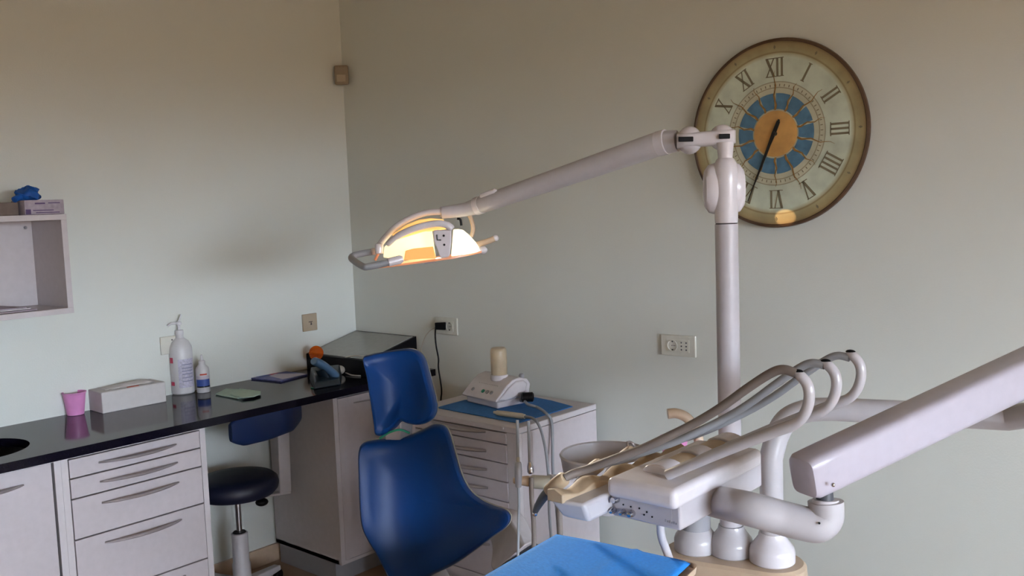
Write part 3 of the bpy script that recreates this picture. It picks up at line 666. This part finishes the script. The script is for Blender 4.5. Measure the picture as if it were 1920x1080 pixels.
# ------------------------------------------------------------------ dental unit: base with columns, bowl
ZD = .655
dcn = [OZ(1305, 1030, ZD), OZ(1372, 1037, ZD), OZ(1448, 1052, ZD)]
ang = math.atan2(dcn[2].y-dcn[0].y, dcn[2].x-dcn[0].x); du = V((math.cos(ang), math.sin(ang), 0)); dv = V((-math.sin(ang), math.cos(ang), 0))
mid = (dcn[0]+dcn[2])/2; halfL = (dcn[2]-dcn[0]).length/2
un = thing('dental_unit', (mid.x, mid.y, 0), 'white and tan dental unit base with columns and spittoon bowl', 'dental unit')
def oblong(e, w_, z):
    pts = []
    for i in range(33):
        a = -PI/2+PI*i/32; pts.append(mid+du*(halfL+e*0+math.cos(a)*w_)+dv*math.sin(a)*w_)
    for i in range(33):
        a = PI/2+PI*i/32; pts.append(mid+du*(-halfL+math.cos(a)*w_)+dv*math.sin(a)*w_)
    return [V((q.x, q.y, z)) for q in pts]
MB().rings([oblong(0, .082, ZD-.045), oblong(0, .088, ZD-.03), oblong(0, .086, ZD-.008), oblong(0, .078, ZD)]).build('deck', 'tanp', un)
MB().rings([oblong(0, .075, 0), oblong(0, .075, ZD-.046)]).build('pedestal', 'enamel2', un)
def collar(c, k=1, mt='enamel'):
    return MB().lathe((c.x, c.y, ZD), [(.055*k, 0), (.058*k, .003), (.058*k, .03), (.055*k, .04), (.044*k, .055), (.036*k, .066), (.033*k, .078)], n=40).build('collar', mt, un)
collar(dcn[0], 1, 'enamel2'); collar(dcn[1], 1, 'enamel2'); collar(dcn[2], 1.0)
MB().lathe((dcn[0].x, dcn[0].y, ZD+.06), [(.040, 0), (.040, .20)], n=32).build('short_column', 'grey', un)
# bowl and its body
bcn = P(1135, 850, 2.5); br_ = .122
MB().lathe((bcn.x, bcn.y, bcn.z), [(.045, -.16), (.05, -.15), (.085, -.13), (.106, -.10), (.116, -.05), (br_, -.01), (br_+.003, -.002), (br_, .003), (br_-.006, .0), (.108, -.03), (.09, -.075), (.05, -.1), (.0005, -.105)], n=56, cap1=False).build('spittoon_bowl', 'enamel2', un)
MB().tube(spline([(bcn.x+.05, bcn.y+.01, bcn.z-.095), (bcn.x+.12, bcn.y+.03, bcn.z-.10), (dcn[0].x, dcn[0].y, bcn.z-.10)]), .03, 20).build('bowl_arm', 'enamel2', un)
bt = V((dcn[0].x-.03, dcn[0].y+.06, ZD+.12))
q = P(1300, 870, 2.5)
MB().tube(spline([P(1252, 776, 2.45), P(1268, 775, 2.45), P(1286, 782, 2.45), P(1300, 798, 2.45), P(1308, 815, 2.45), P(1312, 850, 2.45), P(1310, 900, 2.45)]), .0135, 18).build('filler_spout', 'tanp', un)
MB().tube(spline([P(1178, 846, 2.38), P(1176, 832, 2.40), P(1180, 829, 2.42), P(1188, 834, 2.42), P(1196, 850, 2.45)]), .004, 10).build('rinse_nozzle', 'handle', un)
MB().tube(spline([P(1310, 880, 2.45), P(1306, 930, 2.46), (dcn[0].x, dcn[0].y, ZD+.2)]), .03, 18).build('spout_base', 'enamel2', un)
p = P(1264, 831, 2.42)
tag(MB().lathe(p-V((0, 0, .05)), [(.0005, .001), (.028, .001), (.036, .065), (.038, .068), (.034, .068), (.026, .004), (.0005, .004)], n=28, cap0=False, cap1=False).build('rinse_cup', 'pink'), 'pink plastic cup behind the instrument console below the tan spout', 'cup')
MB().lathe(p-V((0, 0, .062)), [(.04, 0), (.042, .004), (.04, .010)], n=28).build('cup_stand', 'enamel2', un)
MB().tube([p-V((0, 0, .058)), P(1300, 880, 2.45)], .012, 12).build('cup_arm', 'enamel2', un)

# ------------------------------------------------------------------ operating lamp
PB = dcn[1]; 
lt = (P(1360, 420, 2.5))
px_, py_ = PB.x, PB.y
def post_z(y_): 
    d = ray(1362, y_); k = ((px_-CAM.x)*d.x+(py_-CAM.y)*d.y)/(d.x**2+d.y**2); return CAM.z+d.z*k
zk = post_z(420); ztop = post_z(262); pr_ = .0295
TP = (V((px_, py_, 0))-CAM).dot(_F)
print('post', px_, py_, zk, ztop, TP)
lm = thing('operating_lamp', (px_, py_, ZD), 'white operating lamp on a tall pole with a long arm and glowing head', 'operating lamp')
MB().lathe((px_, py_, ZD+.079), [(pr_, 0), (pr_, zk-ZD-.079)], n=40).build('pole', 'post', lm)
MB().lathe((px_, py_, zk-.002), [(pr_-.002, 0), (pr_-.002, .004)], n=32).build('joint_gap', 'gap', lm)
zn = post_z(300)
MB().lathe((px_, py_, zk+.003), [(pr_-.001, 0), (pr_, .01), (pr_+.003, .1), (pr_+.003, zn-zk-.035), (pr_-.001, zn-zk-.012), (.022, zn-zk), (.018, zn-zk+.002)], n=36).build('upper_sleeve', 'enamel', lm)
zj = post_z(353)
sdv = V((_R.x, _R.y, 0)).normalized()
bkv = V((_F.x, _F.y, 0)).normalized()
disc = MB(); dc0 = V((px_, py_, zj))+bkv*.012-sdv*.002
disc.rings([[dc0+sdv*h+(bkv*math.cos(2*PI*j/40)*.034+V((0, 0, 1))*math.sin(2*PI*j/40)*.066)*r_ for j in range(40)] for r_, h in ((.3, -.053), (.72, -.050), (.93, -.040), (1, -.024), (1, .024), (.93, .040), (.72, .050), (.3, .053))])
disc.build('friction_disc', 'enamel', lm)
kn = P(1354, 258, TP); k2 = P(1293, 263, TP+.02); kax = (k2-kn).normalized()
MB().lathe(V((px_, py_, zn)), [(.021, -.004), (.0185, .005), (.019, .012), (.022, .045)], n=24).build('neck', 'enamel', lm)
MB().ball(kn, .0355, (1, 1, 1), 32).build('top_knuckle', 'enamel', lm)
MB().ball(k2, .0385, (.9, .9, 1), 32).build('second_knuckle', 'enamel', lm)
side = kax.cross(V((0, 0, 1))).normalized()
MB().rings([[c+side*(w_*math.cos(2*PI*j/32))+V((0, 0, h*(abs(math.sin(2*PI*j/32))**.35)*math.copysign(1, math.sin(2*PI*j/32)))) for j in range(32)] for c, w_, h in ((kn-kax*.036, .012, .018), (kn-kax*.030, .026, .0205), (kn-kax*.012, .0385, .0205), (kn+kax*.02, .034, .0205), (k2-kax*.03, .033, .0205), (k2, .041, .0205), (k2+kax*.02, .036, .0205), (k2+kax*.034, .026, .0205))]).build('link', 'enamel', lm)
for xc_, yc_, hw_ in ((1358.5, 255.5, 10.5), (1286, 261, 14)):
    d_ = TP-.042 if hw_ < 12 else TP-.024
    MB().hexa([P(xc_-hw_, yc_-4.5, d_), P(xc_+hw_, yc_-5, d_), P(xc_+hw_, yc_+4.5, d_), P(xc_-hw_, yc_+5, d_)], [P(xc_-hw_, yc_-4.5, d_+.012), P(xc_+hw_, yc_-5, d_+.012), P(xc_+hw_, yc_+4.5, d_+.012), P(xc_-hw_, yc_+5, d_+.012)]).build('slot', 'black', lm, .002)
A1 = P(1240, 268, TP+.06); TH = 2.93
A0 = P(893, 387, TH-.01)
MB().tube([P(1270, 264, TP+.04), P(1250, 267, TP+.055), A1], [.030, .033, .032], 28).build('arm_joint', 'enamel2', lm)
MB().tube([A1, A1.lerp(A0, .02), A1.lerp(A0, .96), A0], [.031, .0345, .0275, .0275], 32).build('arm', 'enamel2', lm)
MB().tube([P(1250, 266, TP+.05), A1.lerp(A0, .015)], [.0355, .0353], 32).build('arm_ring', 'enamel', lm)
MB().tube([A0, A0.lerp(A1, .03)], [.0285, .0285], 32).build('arm_ring', 'enamel', lm)
q = A0.lerp(A1, .10)
tg = (A1-A0).normalized(); tu = V((0, 0, 1)); tu = (tu-tg*tu.dot(tg)).normalized(); tc_ = (CAM-q).normalized(); tc_ = (tc_-tg*tc_.dot(tg)).normalized()
dr = (tu*.85+tc_*.5).normalized()
MB().tube([q+dr*.0262-tg*.034, q+dr*.0272-tg*.026, q+dr*.0284+tg*.026, q+dr*.0275+tg*.034], [.003, .009, .009, .003], 16, flat=1).build('arm_cover', 'enamel', lm)
# head
def H(x, y, d=0): return P(x, y, TH+d)
MB().tube([A0, H(872, 393), H(852, 396), H(828, 399)], [.026, .022, .021, .019], 24).build('head_yoke_mount', 'enamel2', lm)
MB().tube([H(828, 388), H(828, 407)], .006, 10).build('mount_pin', 'enamel', lm)
MB().tube(spline([H(857, 410, -.03), H(863, 412, -.03), H(865, 423, -.03)]), .004, 8).build('switch_lever', 'black', lm)
MB().tube(spline([H(828, 397), H(800, 399), H(770, 409), H(743, 425), H(722, 446), H(710, 462)], 6), [.010+.0*i for i in range(31)], 16, flat=1.5).build('yoke_arm', 'enamel', lm)
MB().tube(spline([H(868, 398, .03), H(880, 404, .03), H(886, 420, .03), H(887, 432, .03), H(884, 444, .03)], 6), .007, 14).build('rear_yoke_arm', 'beige', lm)
MB().lathe(H(711, 466, -.01), [(.004, -.018), (.013, -.016), (.014, 0), (.013, .014), (.004, .018)], axis=_U, n=20).build('pivot_knob', 'enamel', lm)
MB().tube([H(710, 474), H(703, 488)], .0045, 10).build('pivot_pin', 'litorange', lm)
# glowing shade: shell lofted from rim to crown
def loft(rows, name, mt, bev=0, root=lm, par=None): return MB().rings(rows).build(name, mt, root, bev, parent=par)
rimL = [(722, 482), (765, 487), (815, 482), (858, 478), (903, 472)]
def shell(rim, crown, d0, d1, name, mt):
    # rim, crown: front polylines in view; body has real depth d0 (rim) and d1 (crown) either side of the head centre
    n = len(rim); top = []
    bot = [H(x, y, -d0*math.sin(PI*(i+.6)/(n+.2))) for i, (x, y) in enumerate(rim)] + [H(x, y-2, d0*math.sin(PI*(i+.6)/(n+.2))) for i, (x, y) in reversed(list(enumerate(rim)))]
    tpq = [H(x, y, -d1*math.sin(PI*(i+.6)/(n+.2))) for i, (x, y) in enumerate(crown)] + [H(x, y-1, d1*math.sin(PI*(i+.6)/(n+.2))) for i, (x, y) in reversed(list(enumerate(crown)))]
    midr = [a.lerp(b, .5) for a, b in zip(bot, tpq)]
    MB().rings([bot, midr, tpq]).build(name, mt, lm, .003)
shell([(719, 483), (740, 484), (765, 488), (790, 487), (817, 484)], [(721, 463), (745, 450), (770, 441), (790, 436), (810, 431)], .10, .06, 'glowing_shade', 'lit')
shell([(846, 482), (860, 480), (875, 477), (888, 475), (902, 471)], [(850, 431), (858, 430), (868, 431), (880, 441), (892, 455)], .09, .055, 'glowing_shade', 'lit2')
shell([(745, 449), (765, 443), (790, 436), (812, 431), (838, 430)], [(735, 441), (760, 422), (785, 412), (808, 409), (832, 412)], .04, .03, 'lamp_housing', 'litwarm')
MB().tube(spline([H(726, 459, -.055), H(745, 443, -.075), H(772, 430, -.09), H(800, 422, -.09), H(822, 419, -.092), H(838, 422, -.092), H(848, 430, -.088)], 6), [.006]+[.009]*5+[.0105]*24+[.0115]*6+[.010], 14, flat=.7).build('housing_rib', 'enamel', lm)
# bracket with two screws on the camera side
fb = [(813, 432), (820, 431), (846, 432), (846, 455), (843, 480), (836, 483), (826, 484), (820, 468), (813, 450)]
MB().hexa([H(x, y, -.085) for x, y in fb], [H(x, y, -.112) for x, y in fb]).build('front_bracket', 'enamel', lm, .003)
for x, y in ((832, 442), (833, 459)): MB().lathe(H(x, y, -.112), [(.0035, 0), (.0035, .002)], axis=-_F, n=14).build('screw', 'black', lm)
MB().tube([H(819, 440, -.113), H(820, 450, -.114), H(827, 450, -.114)], .0022, 8).build('spring_clip', 'dgrey', lm)
# amber panel below the left shade and the rim
ap = [(757, 488), (760, 470), (775, 466), (812, 462), (818, 484)]
MB().hexa([H(x, y, -.098) for x, y in ap], [H(x, y, -.108) for x, y in ap]).build('amber_panel', 'litamber', lm, .002)
rm = [(706, 503), (790, 492), (905, 472), (900, 466), (815, 484), (715, 494)]
lo_, hi_ = [], []
for i, (x, y) in enumerate([(706, 501), (730, 499), (790, 491), (850, 483), (880, 477), (903, 472)]):
    w_ = .095*math.sin(PI*(i+.8)/6.6)
    lo_.append((H(x, y, -w_), H(x, y-3, w_)))
ring = [a for a, b in lo_]+[b for a, b in reversed(lo_)]
MB().rings([[q-_U*.004 for q in ring], [q+_U*.003 for q in ring]]).build('lower_rim', 'litorange', lm, .001)
MB().hexa([H(790, 491, -.09), H(814, 489, -.09), H(818, 492, -.09), H(796, 495, -.09)], [H(790, 491, -.06), H(814, 489, -.06), H(818, 492, -.06), H(796, 495, -.06)]).build('sensor_bar', 'grey', lm)
# handles
MB().tube(spline([H(699, 472, .03), H(680, 475, .03), H(664, 479, .02), H(659, 484, 0), H(668, 492, -.05), H(682, 500, -.1), H(690, 500, -.11), H(720, 494, -.11), H(752, 486, -.1)], 5), .0105, 16).build('handle', 'hose2', lm)
MB().tube([H(728, 492, -.11), H(750, 486.5, -.1), H(756, 485, -.1)], [.013, .0135, .009], 16).build('handle_socket', 'enamel', lm)
MB().ball(H(700, 471.5, .03), .0115).build('handle_tip', 'enamel', lm)
MB().tube([H(893, 459, .02), H(910, 454, .02), H(927, 447.5, .02)], .0095, 16).build('handle', 'beige', lm)
MB().ball(H(929, 446.5, .02), .0105).build('handle_tip', 'enamel', lm)
MB().ball(H(905, 469, -.02), .013, (1.2, 1.2, 1)).build('pivot_cap', 'enamel', lm)

# ------------------------------------------------------------------ instrument delivery unit
CX0, CX1, CY0, CY1 = 2.562, 2.716, -1.462, -1.10
dl = thing('instrument_delivery_unit', (2.64, -1.28, .98), 'white instrument console on a jointed arm, three curved hose arms rising from it', 'instrument console')
MB().box((CX0-.006, CY0+.022, .974), (CX1-.002, CY1, 1.030)).build('console_base', 'post', dl, .005)
cs = B((CX0-.004, CY0, 1.018), (CX1+.001, CY1, 1.058)).build('console_top', 'enamel', dl, .013, 5)
B((CX0+.004, CY0+.0205, .982), (CX1-.02, CY0+.0212, 1.016)).build('control_panel', 'post', dl)
for x, y, r in ((1156, 935, .007), (1152, 956, .005), (1170, 959, .005), (1186, 962, .006)):
    q = OY(x, y, CY0+.02); MB().lathe(q, [(r*1.2, 0), (r*1.2, .007), (r*.8, .014), (r*.3, .0145)], axis=(0, -1, 0), n=18).build('knob', 'chrome', dl)
q = OY(1119, 957, CY0+.0); MB().tube([q, q+V((0, -.008, .012))], .004, 12).build('key_switch', 'black', dl)
dots = MB()
for x, y in ((1208, 965), (1213, 960), (1223, 969), (1183, 950), (1169, 946), (1199, 953)):
    q = OY(x, y, CY0+.0205); dots.lathe(q, [(.0018, 0), (.0018, .0012)], axis=(0, -1, 0), n=10)
dots.build('indicator_dots', 'black', dl)
lt_ = MB()
for i in range(6):
    q = OY(1247+i*4, 976+i*1.1, CY0+.0205); lt_.box(q+V((0, -.001, -.002)), q+V((.0022, 0, .0015 if i % 2 else .003)))
lt_.build('small_lettering', 'grey', dl, smooth=False)
# tool shelf with tan scalloped pad on the chair side
MB().hexa([(2.50, -1.53, .985), (CX0-.005, -1.515, .98), (CX0-.005, -1.12, .985), (2.515, -1.12, .99)], [(2.478, -1.545, 1.022), (CX0-.004, -1.535, 1.022), (CX0-.004, -1.11, 1.026), (2.495, -1.11, 1.026)]).build('tool_shelf', 'enamel2', dl, .008)
sp = MB(); N = 60; rs = []
for i in range(N+1):
    y = -1.545+.435*i/N; ph_ = (y+1.545)/.435*4
    h = .012+.007*math.cos(2*PI*ph_)
    x0 = 2.476+.022*i/N
    rs.append([V((x0, y, 1.018)), V((x0+.038, y, 1.018)), V((x0+.038, y, 1.024+h*.6)), V((x0+.019, y, 1.026+h)), V((x0, y, 1.022+h))])
MB().rings(rs).build('scalloped_pad', 'tan', dl, .002)
# slot guards and tan inserts
for i in range(3):
    y = -1.375+.128*i
    g = []
    for k in range(11):
        a = PI*k/10; g.append(V((2.628+.034*math.cos(a), y-.01, 1.056+.020*math.sin(a))))
    MB().prism(g, (0, .056, 0)).build('slot_guard', 'enamel', dl, .003)
    if i < 2:
        g = [V((2.628+.033*math.cos(PI*k/10), y+.052, 1.055+.017*math.sin(PI*k/10))) for k in range(11)]
        MB().prism(g, (0, .062, 0)).build('tan_insert', 'tan', dl, .002)
# whip arms and handpieces
y1 = -1.40
rod = [(1252, 890), (1290, 874), (1340, 853), (1400, 829), (1450, 810), (1490, 795), (1508, 777), (1517, 750), (1515, 725), (1504, 708), (1490, 699)]
hose = [(1494, 701), (1470, 693), (1445, 700), (1400, 729), (1350, 765), (1300, 795), (1250, 820), (1200, 843), (1150, 861), (1100, 880), (1075, 888), (1058, 897)]
rp = [OY(x, y, y1) for x, y in rod]; hpn = [OY(x, y, y1) for x, y in hose]
for i in range(3):
    off = V((0, .12*i, 0))
    wa = spline([q+off for q in rp], 6); n = len(wa)
    def rad(k):
        return .0105 if k < .5 else .0096
    MB().tube(wa, [rad(k/(n-1))*(1 if k < n-6 else 1-.1*(k-n+6)) for k in range(n)], 18).build('whip_arm', 'enamel2', dl)
    MB().ball(wa[-1]+V((.006, 0, .003)), .008, (1.2, .7, .5)).build('arm_clip', 'black', dl)
    hh = [q+off+V((0, -.10*max(0, k/11-.45)/.55, 0)) for k, q in enumerate([OY(x, y, y1-.10*max(0, k/11-.45)/.55)+V((0, .10*max(0, k/11-.45)/.55, 0)) for k, (x, y) in enumerate(hose)])]
    if i: hh = [q+V((0, 0, -.004*i-.010*math.sin(PI*k/(len(hh)-1)))) for k, q in enumerate(hh)]
    hhs = spline(hh, 6)
    nm_ = ('brown-grey hose and tan handpiece with a bent metal tip, nearest the camera', 'grey hose and handpiece on the middle curved arm of the instrument console', 'grey hose and handpiece on the rearmost curved arm of the instrument console')[i]
    hr = thing('dental_handpiece', hh[-1], nm_, 'handpiece', 'handpieces on the instrument console')
    MB().tube(hhs, .0085 if i == 0 else .0078, 14).build('hose', 'hose' if i == 0 else 'hose2', hr)
    e = hh[-1]; g1_ = [OY(x, y, y1-.10)+off for x, y in ((1060, 895), (1044, 908), (1030, 921), (1018, 934), (1008, 950), (1003, 961))]
    MB().tube([g1_[0], g1_[0].lerp(g1_[1], .2), g1_[1], g1_[2]], [.011, .0145, .015, .014], 18).build('grip', 'tan', hr)
    MB().tube(spline(g1_[2:], 5), [.0115-.0004*k for k in range(16)], 14).build('head', 'dgrey' if i == 0 else 'handle', hr)
    MB().ball(g1_[5]+V((0, 0, -.002)), .006).build('tip', 'chrome', hr)
# arm under the console, elbow, spring arm
tA, tB = P(1330, 925, 1.66), P(1535, 982, 1.66)
TS = 1.72
tA = OX(1318, 932, 2.65)
MB().tube(spline([tA, OX(1345, 941, 2.70), P(1400, 953, 1.755), P(1470, 972, 1.735), P(1510, 982, 1.725), P(1533, 984, 1.72), P(1547, 972, 1.72), P(1549, 955, 1.72), P(1548, 940, 1.72)], 6), .0325, 32).build('console_arm', 'enamel2', dl)
MB().tube([P(1548, 965, 1.72), P(1548, 944, 1.72), P(1548, 936, 1.72)], [.0275, .0275, .023], 28).build('elbow_cap', 'enamel', dl)
MB().tube([P(1548, 950, 1.72), P(1543, 900, 1.72)], .016, 20).build('elbow_pivot', 'dgrey', dl)
q = P(1536, 981, 1.687); MB().ball(q, .0022).build('elbow_screw', 'black', dl)
s0, s1 = P(1528, 884, TS), P(1985, 668, 2.02)
ax = (s1-s0).normalized(); sd_ = ax.cross(V((0, 0, 1))).normalized(); up_ = sd_.cross(ax)
def sec(c, w_, h, n=8):
    out = []
    for j in range(32):
        q = 2*PI*j/32; cx_, sy_ = math.cos(q), math.sin(q); ex = .38
        out.append(c + sd_*(w_*abs(cx_)**ex*math.copysign(1, cx_)) + up_*(h*abs(sy_)**ex*math.copysign(1, sy_)))
    return out
s00 = s0-ax*.035
MB().rings([sec(s00, .023, .027), sec(s00+ax*.004, .031, .0355), sec(s00+ax*.014, .035, .040), sec(s0+ax*.02, .036, .0405), sec(s1, .040, .043), sec(s1+ax*.01, .034, .038)]).build('spring_arm', 'armdim', dl)
q = P(1562, 909, TS-.045); MB().ball(q, .004).build('arm_screw', 'chrome', dl)
jx = s1+V((0, 0, -.02))
MB().tube([jx+ax*-.02+V((0, 0, -.01)), V((jx.x, jx.y, on(1930, 770, 0, jx.x).z if False else jx.z-.11))], .022, 20).build('shoulder_pivot', 'dgrey', dl)
# column elbow and horizontal arm of the delivery unit
cB = dcn[2]; TC = (V((cB.x, cB.y, .9))-CAM).dot(_F)
def cz_(y_):
    d = ray(1450, y_); k = ((cB.x-CAM.x)*d.x+(cB.y-CAM.y)*d.y)/(d.x**2+d.y**2); return CAM.z+d.z*k
print('col', cB, TC, cz_(860))
hz0 = cz_(860)
pa = [V((cB.x, cB.y, ZD+.075)), V((cB.x, cB.y, hz0-.05)), V((cB.x, cB.y, hz0)), P(1458, 815, TC), P(1478, 785, TC-.01), P(1515, 770, TC-.02), P(1560, 767, TC-.04), P(1700, 774, TC-.11), P(1890, 784, TC-.21), V((jx.x, jx.y, jx.z-.10))]
MB().tube(spline(pa[:2], 1)+spline(pa[2:7], 6)+pa[7:], .0295, 32).build('support_arm', 'enamel2', dl)
# tray bracket
bk0, bk1 = V((2.69, -1.415, .985)), V((2.70, -1.375, .893))
MB().tube(spline([OY(1238, 978, -1.40), OY(1240, 1005, -1.40), OY(1248, 1028, -1.39), OY(1256, 1050, -1.38)], 5), .0082, 16).build('tray_bracket', 'enamel2', dl)

# tray with blue napkin
ZT2 = .90
tr = thing('instrument_tray', (2.58, -1.58, ZT2-.02), 'beige rimmed instrument tray hanging below the console, covered by a blue napkin', 'tray')
tc4 = [(2.414, -1.437), (2.728, -1.392), (2.775, -1.70), (2.45, -1.76)]
def rnd(pts, r, n=8, z=0):
    out = []
    k = len(pts)
    for i in range(k):
        p = V((*pts[i], z)); a = (V((*pts[i-1], z))-p).normalized(); b = (V((*pts[(i+1) % k], z))-p).normalized()
        for j in range(n+1):
            s_ = j/n; q0, q1 = p+a*r, p+b*r
            out.append(q0*(1-s_)**2 + p*2*s_*(1-s_) + q1*s_**2)
    return out
def sh_(pts, s_):
    cx = sum(p[0] for p in pts)/4; cy = sum(p[1] for p in pts)/4
    return [(cx+(p[0]-cx)*s_, cy+(p[1]-cy)*s_) for p in pts]
MB().rings([rnd(sh_(tc4, .95), .03, z=ZT2-.018), rnd(sh_(tc4, .99), .03, z=ZT2-.014), rnd(tc4, .03, z=ZT2-.002), rnd(tc4, .03, z=ZT2), rnd(sh_(tc4, .985), .03, z=ZT2), rnd(sh_(tc4, .975), .03, z=ZT2-.008)]).build('tray_dish', 'beige', tr)
nk = MB(); NX, NY = 24, 24; vs = []
for i in range(NX+1):
    row = []
    for j in range(NY+1):
        u, v_ = i/NX, j/NY
        a = V((2.412, -1.441, 0)).lerp(V((2.712, -1.404, 0)), u); b = V((2.446, -1.752, 0)).lerp(V((2.758, -1.70, 0)), u)
        q = a.lerp(b, v_); z = ZT2+.0035 + .003*math.exp(-((u-.62+.1*v_)/.02)**2) + .0015*math.sin(5*u+2*v_) + (-.004*max(0, u-.95)/.05)
        row.append(nk.bm.verts.new((q.x, q.y, z)))
    vs.append(row)
for i in range(NX):
    for j in range(NY): nk.bm.faces.new((vs[i][j], vs[i+1][j], vs[i+1][j+1], vs[i][j+1]))
o = nk.build('paper_napkin', 'napkin'); md = o.modifiers.new('s', 'SOLIDIFY'); md.thickness = .0012; md.offset = 1
tag(o, 'bright blue paper napkin covering the instrument tray in the foreground', 'napkin')

# ------------------------------------------------------------------ assistant holder with two suction handles
TA = 2.36
ah = thing('suction_holder', P(1000, 903, TA), 'cream cylindrical holder arm carrying two upright suction handles', 'holder')
MB().tube([P(962, 901, TA), P(966, 901, TA), P(990, 902, TA), P(994, 903, TA)], [.006, .009, .014, .013], 20).build('clamp', 'beige', ah)
MB().tube([P(994, 903, TA), P(998, 903, TA), P(1028, 905, TA), P(1032, 905, TA)], [.014, .017, .0175, .015], 24).build('sleeve', 'piping', ah)
MB().tube([P(1030, 905, TA), P(1048, 905, TA+.02), P(1075, 905, TA+.08)], [.021, .021, .019], 24).build('knuckle', 'enamel2', ah)
MB().tube([P(1060, 905, TA+.04), P(1110, 912, 2.46), P(1200, 925, 2.5), V((dcn[0].x, dcn[0].y, ZD+.22))], .017, 20).build('holder_arm', 'enamel2', ah)
for i, (top, neck, mid_, bot, mt, lab) in enumerate((((970, 788), (971, 858), (972, 882), (972, 913), 'grey', 'grey suction handle with a thin straight tube, left one in the cream holder'),
                                                 ((991, 790), (993, 866), (995, 885), (996, 905), 'chrome', 'chrome suction handle with a thin straight tube, right one in the cream holder'))):
    tt = TA-.022 if i == 0 else TA-.02
    r = thing(('saliva_ejector', 'suction_wand')[i], P(*bot, tt), lab, 'suction handle', 'suction handles in the cream holder')
    MB().tube([P(*top, tt), P(top[0], top[1]+4, tt), P(*neck, tt)], [.004, .0042, .0036], 12).build('tube_tip', 'hose2', r)
    if i == 0:
        MB().tube([P(971, 857, tt), P(971.5, 868, tt)], .0045, 12).build('neck', 'piping', r)
        MB().tube([P(971.5, 866, tt), P(971.5, 870, tt), P(972, 890, tt), P(972, 912, tt), P(972, 914, tt)], [.007, .009, .0095, .008, .006], 16).build('grip', 'grey', r)
    else:
        MB().tube([P(993, 866, tt), P(994, 874, tt), P(995, 884, tt), P(995.5, 888, tt)], [.004, .0075, .0085, .006], 16).build('grip', 'chrome', r)
    hs = spline([P(bot[0], bot[1]-10, tt), P(bot[0]+1, bot[1]+30, tt), P(bot[0]+(0 if i == 0 else 5), 990, tt+.02), P(bot[0]+(2 if i == 0 else 7), 1100, tt+.04), P(bot[0]+30, 1200, tt+.1)], 6)
    MB().tube(hs, .0035 if i == 0 else .0062, 12).build('hose', 'hose2' if i == 0 else 'hose', r)
hs = spline([P(1046, 905, TA+.02), P(1048, 940, TA+.02), P(1050, 1010, TA+.02), P(1052, 1120, TA+.05)], 6)
MB().tube(hs, .008, 12).build('drain_hose', 'hose', ah)

# ------------------------------------------------------------------ light
wd = bpy.data.worlds.new('world'); scn.world = wd; SKY, GB = 41, .11; wd.use_nodes = True
nt = wd.node_tree; bg = nt.nodes['Background']
tc = nt.nodes.new('ShaderNodeTexCoord'); sp = nt.nodes.new('ShaderNodeSeparateXYZ'); nt.links.new(tc.outputs['Generated'], sp.inputs[0])
mr = nt.nodes.new('ShaderNodeMapRange'); mr.inputs['From Min'].default_value = -.02; mr.inputs['From Max'].default_value = .03; nt.links.new(sp.outputs['Z'], mr.inputs['Value'])
mx = nt.nodes.new('ShaderNodeMix'); mx.data_type = 'RGBA'
mx.inputs[6].default_value = (GB*1.0, GB*.62, GB*.34, 1); mx.inputs[7].default_value = (.79, .90, 1.05, 1)
nt.links.new(mr.outputs['Result'], mx.inputs[0]); nt.links.new(mx.outputs[2], bg.inputs['Color']); bg.inputs['Strength'].default_value = SKY
def area(name, loc, direc, sx_, sy_, power, col, spread=PI):
    l = bpy.data.lights.new(name, 'AREA'); l.shape = 'RECTANGLE'; l.size = sx_; l.size_y = sy_; l.energy = power; l.color = col; l.spread = spread
    o = bpy.data.objects.new(name, l); COL.objects.link(o); o.location = loc; o.rotation_euler = V(direc).to_track_quat('-Z', 'Y').to_euler(); return o
pl_ = area('window_portal', (RX+.125, (WY0+WY1)/2, (WZ0+WZ1)/2), (-1, 0, 0), WZ1-WZ0, WY1-WY0, 1, (1, 1, 1)); pl_.data.cycles.is_portal = True
def pt(name, loc, power, col, r=.05):
    l = bpy.data.lights.new(name, 'POINT'); l.energy = power; l.color = col; l.shadow_soft_size = r
    o = bpy.data.objects.new(name, l); COL.objects.link(o); o.location = loc; return o
hc = H(812, 500)
l = bpy.data.lights.new('lamp_beam', 'SPOT'); l.energy = 80; l.color = (1, .88, .74); l.spot_size = math.radians(30); l.spot_blend = .7; l.shadow_soft_size = .07
o = bpy.data.objects.new('lamp_beam', l); COL.objects.link(o); o.location = hc; o.rotation_euler = (V((2.60, -1.60, .88))-hc).to_track_quat('-Z', 'Y').to_euler()

sp0 = H(902, 428, -.02)
l = bpy.data.lights.new('lamp_stray_light', 'SPOT'); l.energy = 60; l.color = (1, .62, .28); l.spot_size = math.radians(3.2); l.spot_blend = .25; l.shadow_soft_size = .004
o = bpy.data.objects.new('lamp_stray_light', l); COL.objects.link(o); o.location = sp0; o.rotation_euler = (OY(1472, 408, -.03)-sp0).to_track_quat('-Z', 'Y').to_euler()
for o in scn.objects:
    if '_o' in o: del o['_o']
vs_ = scn.view_settings; vs_.view_transform = 'Standard'; vs_.look = 'None'; vs_.gamma = 1; vs_.exposure = 0; vs_.use_curve_mapping = False
